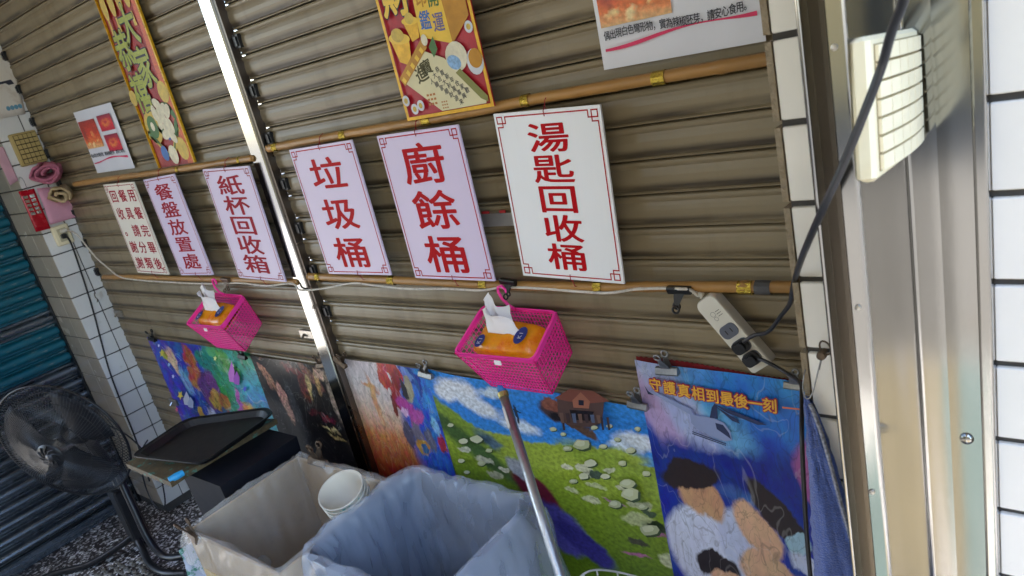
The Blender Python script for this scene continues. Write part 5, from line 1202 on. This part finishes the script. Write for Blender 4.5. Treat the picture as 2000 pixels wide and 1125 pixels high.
# bluish bag bin
zc_ = H - 1.155; X0, X1, Y0, Y1 = -1.705, -1.190, .790, 1.222
bbn = thing('plastic_bin', 'grey bin wrapped in a bluish white rubbish bag before the meadow poster', 'bin', ((X0+X1)/2, (Y0+Y1)/2, 0))
lo = rim_loop(X0+.05, X1-.05, Y0+.05, Y1-.05, .05); hi = rim_loop(X0, X1, Y0, Y1, .06)
k = 4*44
def resamp(lp, m_):
    return [lp[int(i*len(lp)/m_)] for i in range(m_)]
lo, hi2 = resamp(lo, 120), resamp(hi, 120)
obj('shell', MB().add([(p.x, p.y, .01) for p in lo] + [(p.x, p.y, zc_-.01) for p in hi2], [(i, (i+1) % 120, (i+1) % 120 + 120, i+120) for i in range(120)] + [tuple(range(120))]), M('grey_bin_plastic', '4e5a6c', rough=.45), bbn, solid=.004)
blueb = bag_material('bluish_bag', 'd8e2f2', .44, .08)
bag(bbn, hi, zc_, .30, .62, blueb, 7.7, .022, flare=.035)
# stack of paper bowls standing in the box bin
ax = Vector((.12,-.30,.94)).normalized(); cb = P(676, 985, Y=1.02) + Vector((0,0,.05))
m_cup = M('paper_cup', 'd9d2c2', rough=.45, var=.05)
m_print = M('cup_print', 'd5cdbd', rough=.45, var=.03, dirt='2f9a9a', dirt_amt=.9, dirt_scale=45, dirt_lo=.53, dirt_hi=.56)
for i in range(4):
    t = thing('paper_bowl', ['lowest paper bowl of the stack in the beige bin', 'second paper bowl from the bottom of the stack', 'third paper bowl from the bottom of the stack', 'topmost used white paper bowl of the stack in the beige bin'][i], 'paper bowl', cb + ax*(.017*i - .05), group='stacked paper bowls')
    c0 = cb + ax*(.017*i - .05)
    K = 1.38
    obj('cup_wall', MB().lathe([(K*r_, K*h_) for r_, h_ in [(.036,-.075),(.046,-.02),(.0500,-.004),(.0525,0),(.0535,.002),(.0525,.004),(.0505,.003),(.0485,-.002),(.044,-.03),(.035,-.070),(0,-.070)]], 30, c=c0, ax=ax), m_cup, t, smooth=True)
    obj('printed_band', MB().lathe([(K*.0468,-K*.020),(K*.0506,-K*.004)], 30, c=c0 + ax*0, ax=ax), m_print, t, smooth=True)
# printed carrier bag hanging at the left side of the box bin
hb_ = thing('carrier_bag', 'green and white printed carrier bag against the side of the beige bin', 'bag', (x0-.03, y0+.05, .05))
def hbf(a, b): 
    p = Vector((x0-.045 - .02*math.sin(b*3) + .018*noise.noise(Vector((a*4, b*4, 3))), y0-.03+.19*a + .02*noise.noise(Vector((a*3, b*5, 8))), .12 + (zb_-.07-.12)*b)); return p
obj('bag_sheet', MB().grid(hbf, 14, 16), M('green_white_print', 'b8bccb', rough=.35, var=.1, dirt='1f7a5c', dirt_amt=.9, dirt_scale=16, dirt_lo=.52, dirt_hi=.56), hb_, smooth=True, solid=.002)
# ================================================================ BROOM STICK AND WIRE RACK
top, bt_ = P(982, 768, Y=1.262), P(1094, 1125, Y=1.03)
d = (bt_-top).normalized(); ft = top + d*((top.z-.02)/-d.z)
br = thing('broom', 'ribbed metal broom handle with blue cap leaning before the meadow poster', 'broom', ft)
stk = [top + (ft-top)*f for f in (0, .25, .5, .75, .985)]
m_alu = M('ribbed_aluminium', (.52,.53,.53), rough=.35, metal=.9, var=.12, scale=30, bump=.3, bscale=160)
obj('handle', MB().tube(stk, .0125, 14), m_alu, br, smooth=True)
obj('collar', MB().tube([top - d*.002, top + d*.012], .0145, 14), M('brass_collar', 'a89a5a', rough=.4, metal=.5), br)
obj('cap', MB().tube([top - d*.024, top - d*.020, top - d*.002], [.009,.0118,.0122], 14), M('cap_blue', '2a78c0', rough=.35), br, smooth=True)
s0, s1 = top + d*.04, top + d*.10
sdn = Vector((0,-1,0)) - d*Vector((0,-1,0)).dot(d); sdn.normalize(); sid = d.cross(sdn)
obj('paper_label', MB().add([s0 + sdn*.0129 - sid*.006, s0 + sdn*.0129 + sid*.006, s1 + sdn*.0129 + sid*.006, s1 + sdn*.0129 - sid*.006], [(0,1,2,3)]), M('label_white', 'c9c4c0', rough=.6), br, recalc=False)
obj('brush_head', MB().bbox(ft.x-.13, ft.x+.13, ft.y-.025, ft.y+.025, .05, .09, .006), m_black, br)
obj('bristles', MB().box(ft.x-.125, ft.x+.125, ft.y-.03, ft.y+.03, .003, .05), M('bristle', '6d5a3a', rough=.95, var=.5, scale=200), br)
wr = thing('wire_rack', 'white wire rack standing below the meadow poster', 'rack', P(1190, 1130, Y=1.22))
q = [P(u, v, Y=yy) for u, v, yy in ((1122,1140,1.12),(1140,1121,1.14),(1165,1113,1.18),(1205,1117,1.24),(1250,1128,1.28))]
m_ww = M('white_wire', 'c4c2be', rough=.4)
obj('top_wire', MB().tube(smooth_path(q, 6), .0028, 7), m_ww, wr, smooth=True)
for p in (q[1], q[2], q[3]): obj('upright_wire', MB().tube([p, Vector((p.x, p.y+.0, .004))], .0022, 6), m_ww, wr)
obj('lower_wire', MB().tube(smooth_path([Vector((p.x, p.y, p.z-.12)) for p in q], 6), .0022, 6), m_ww, wr, smooth=True)
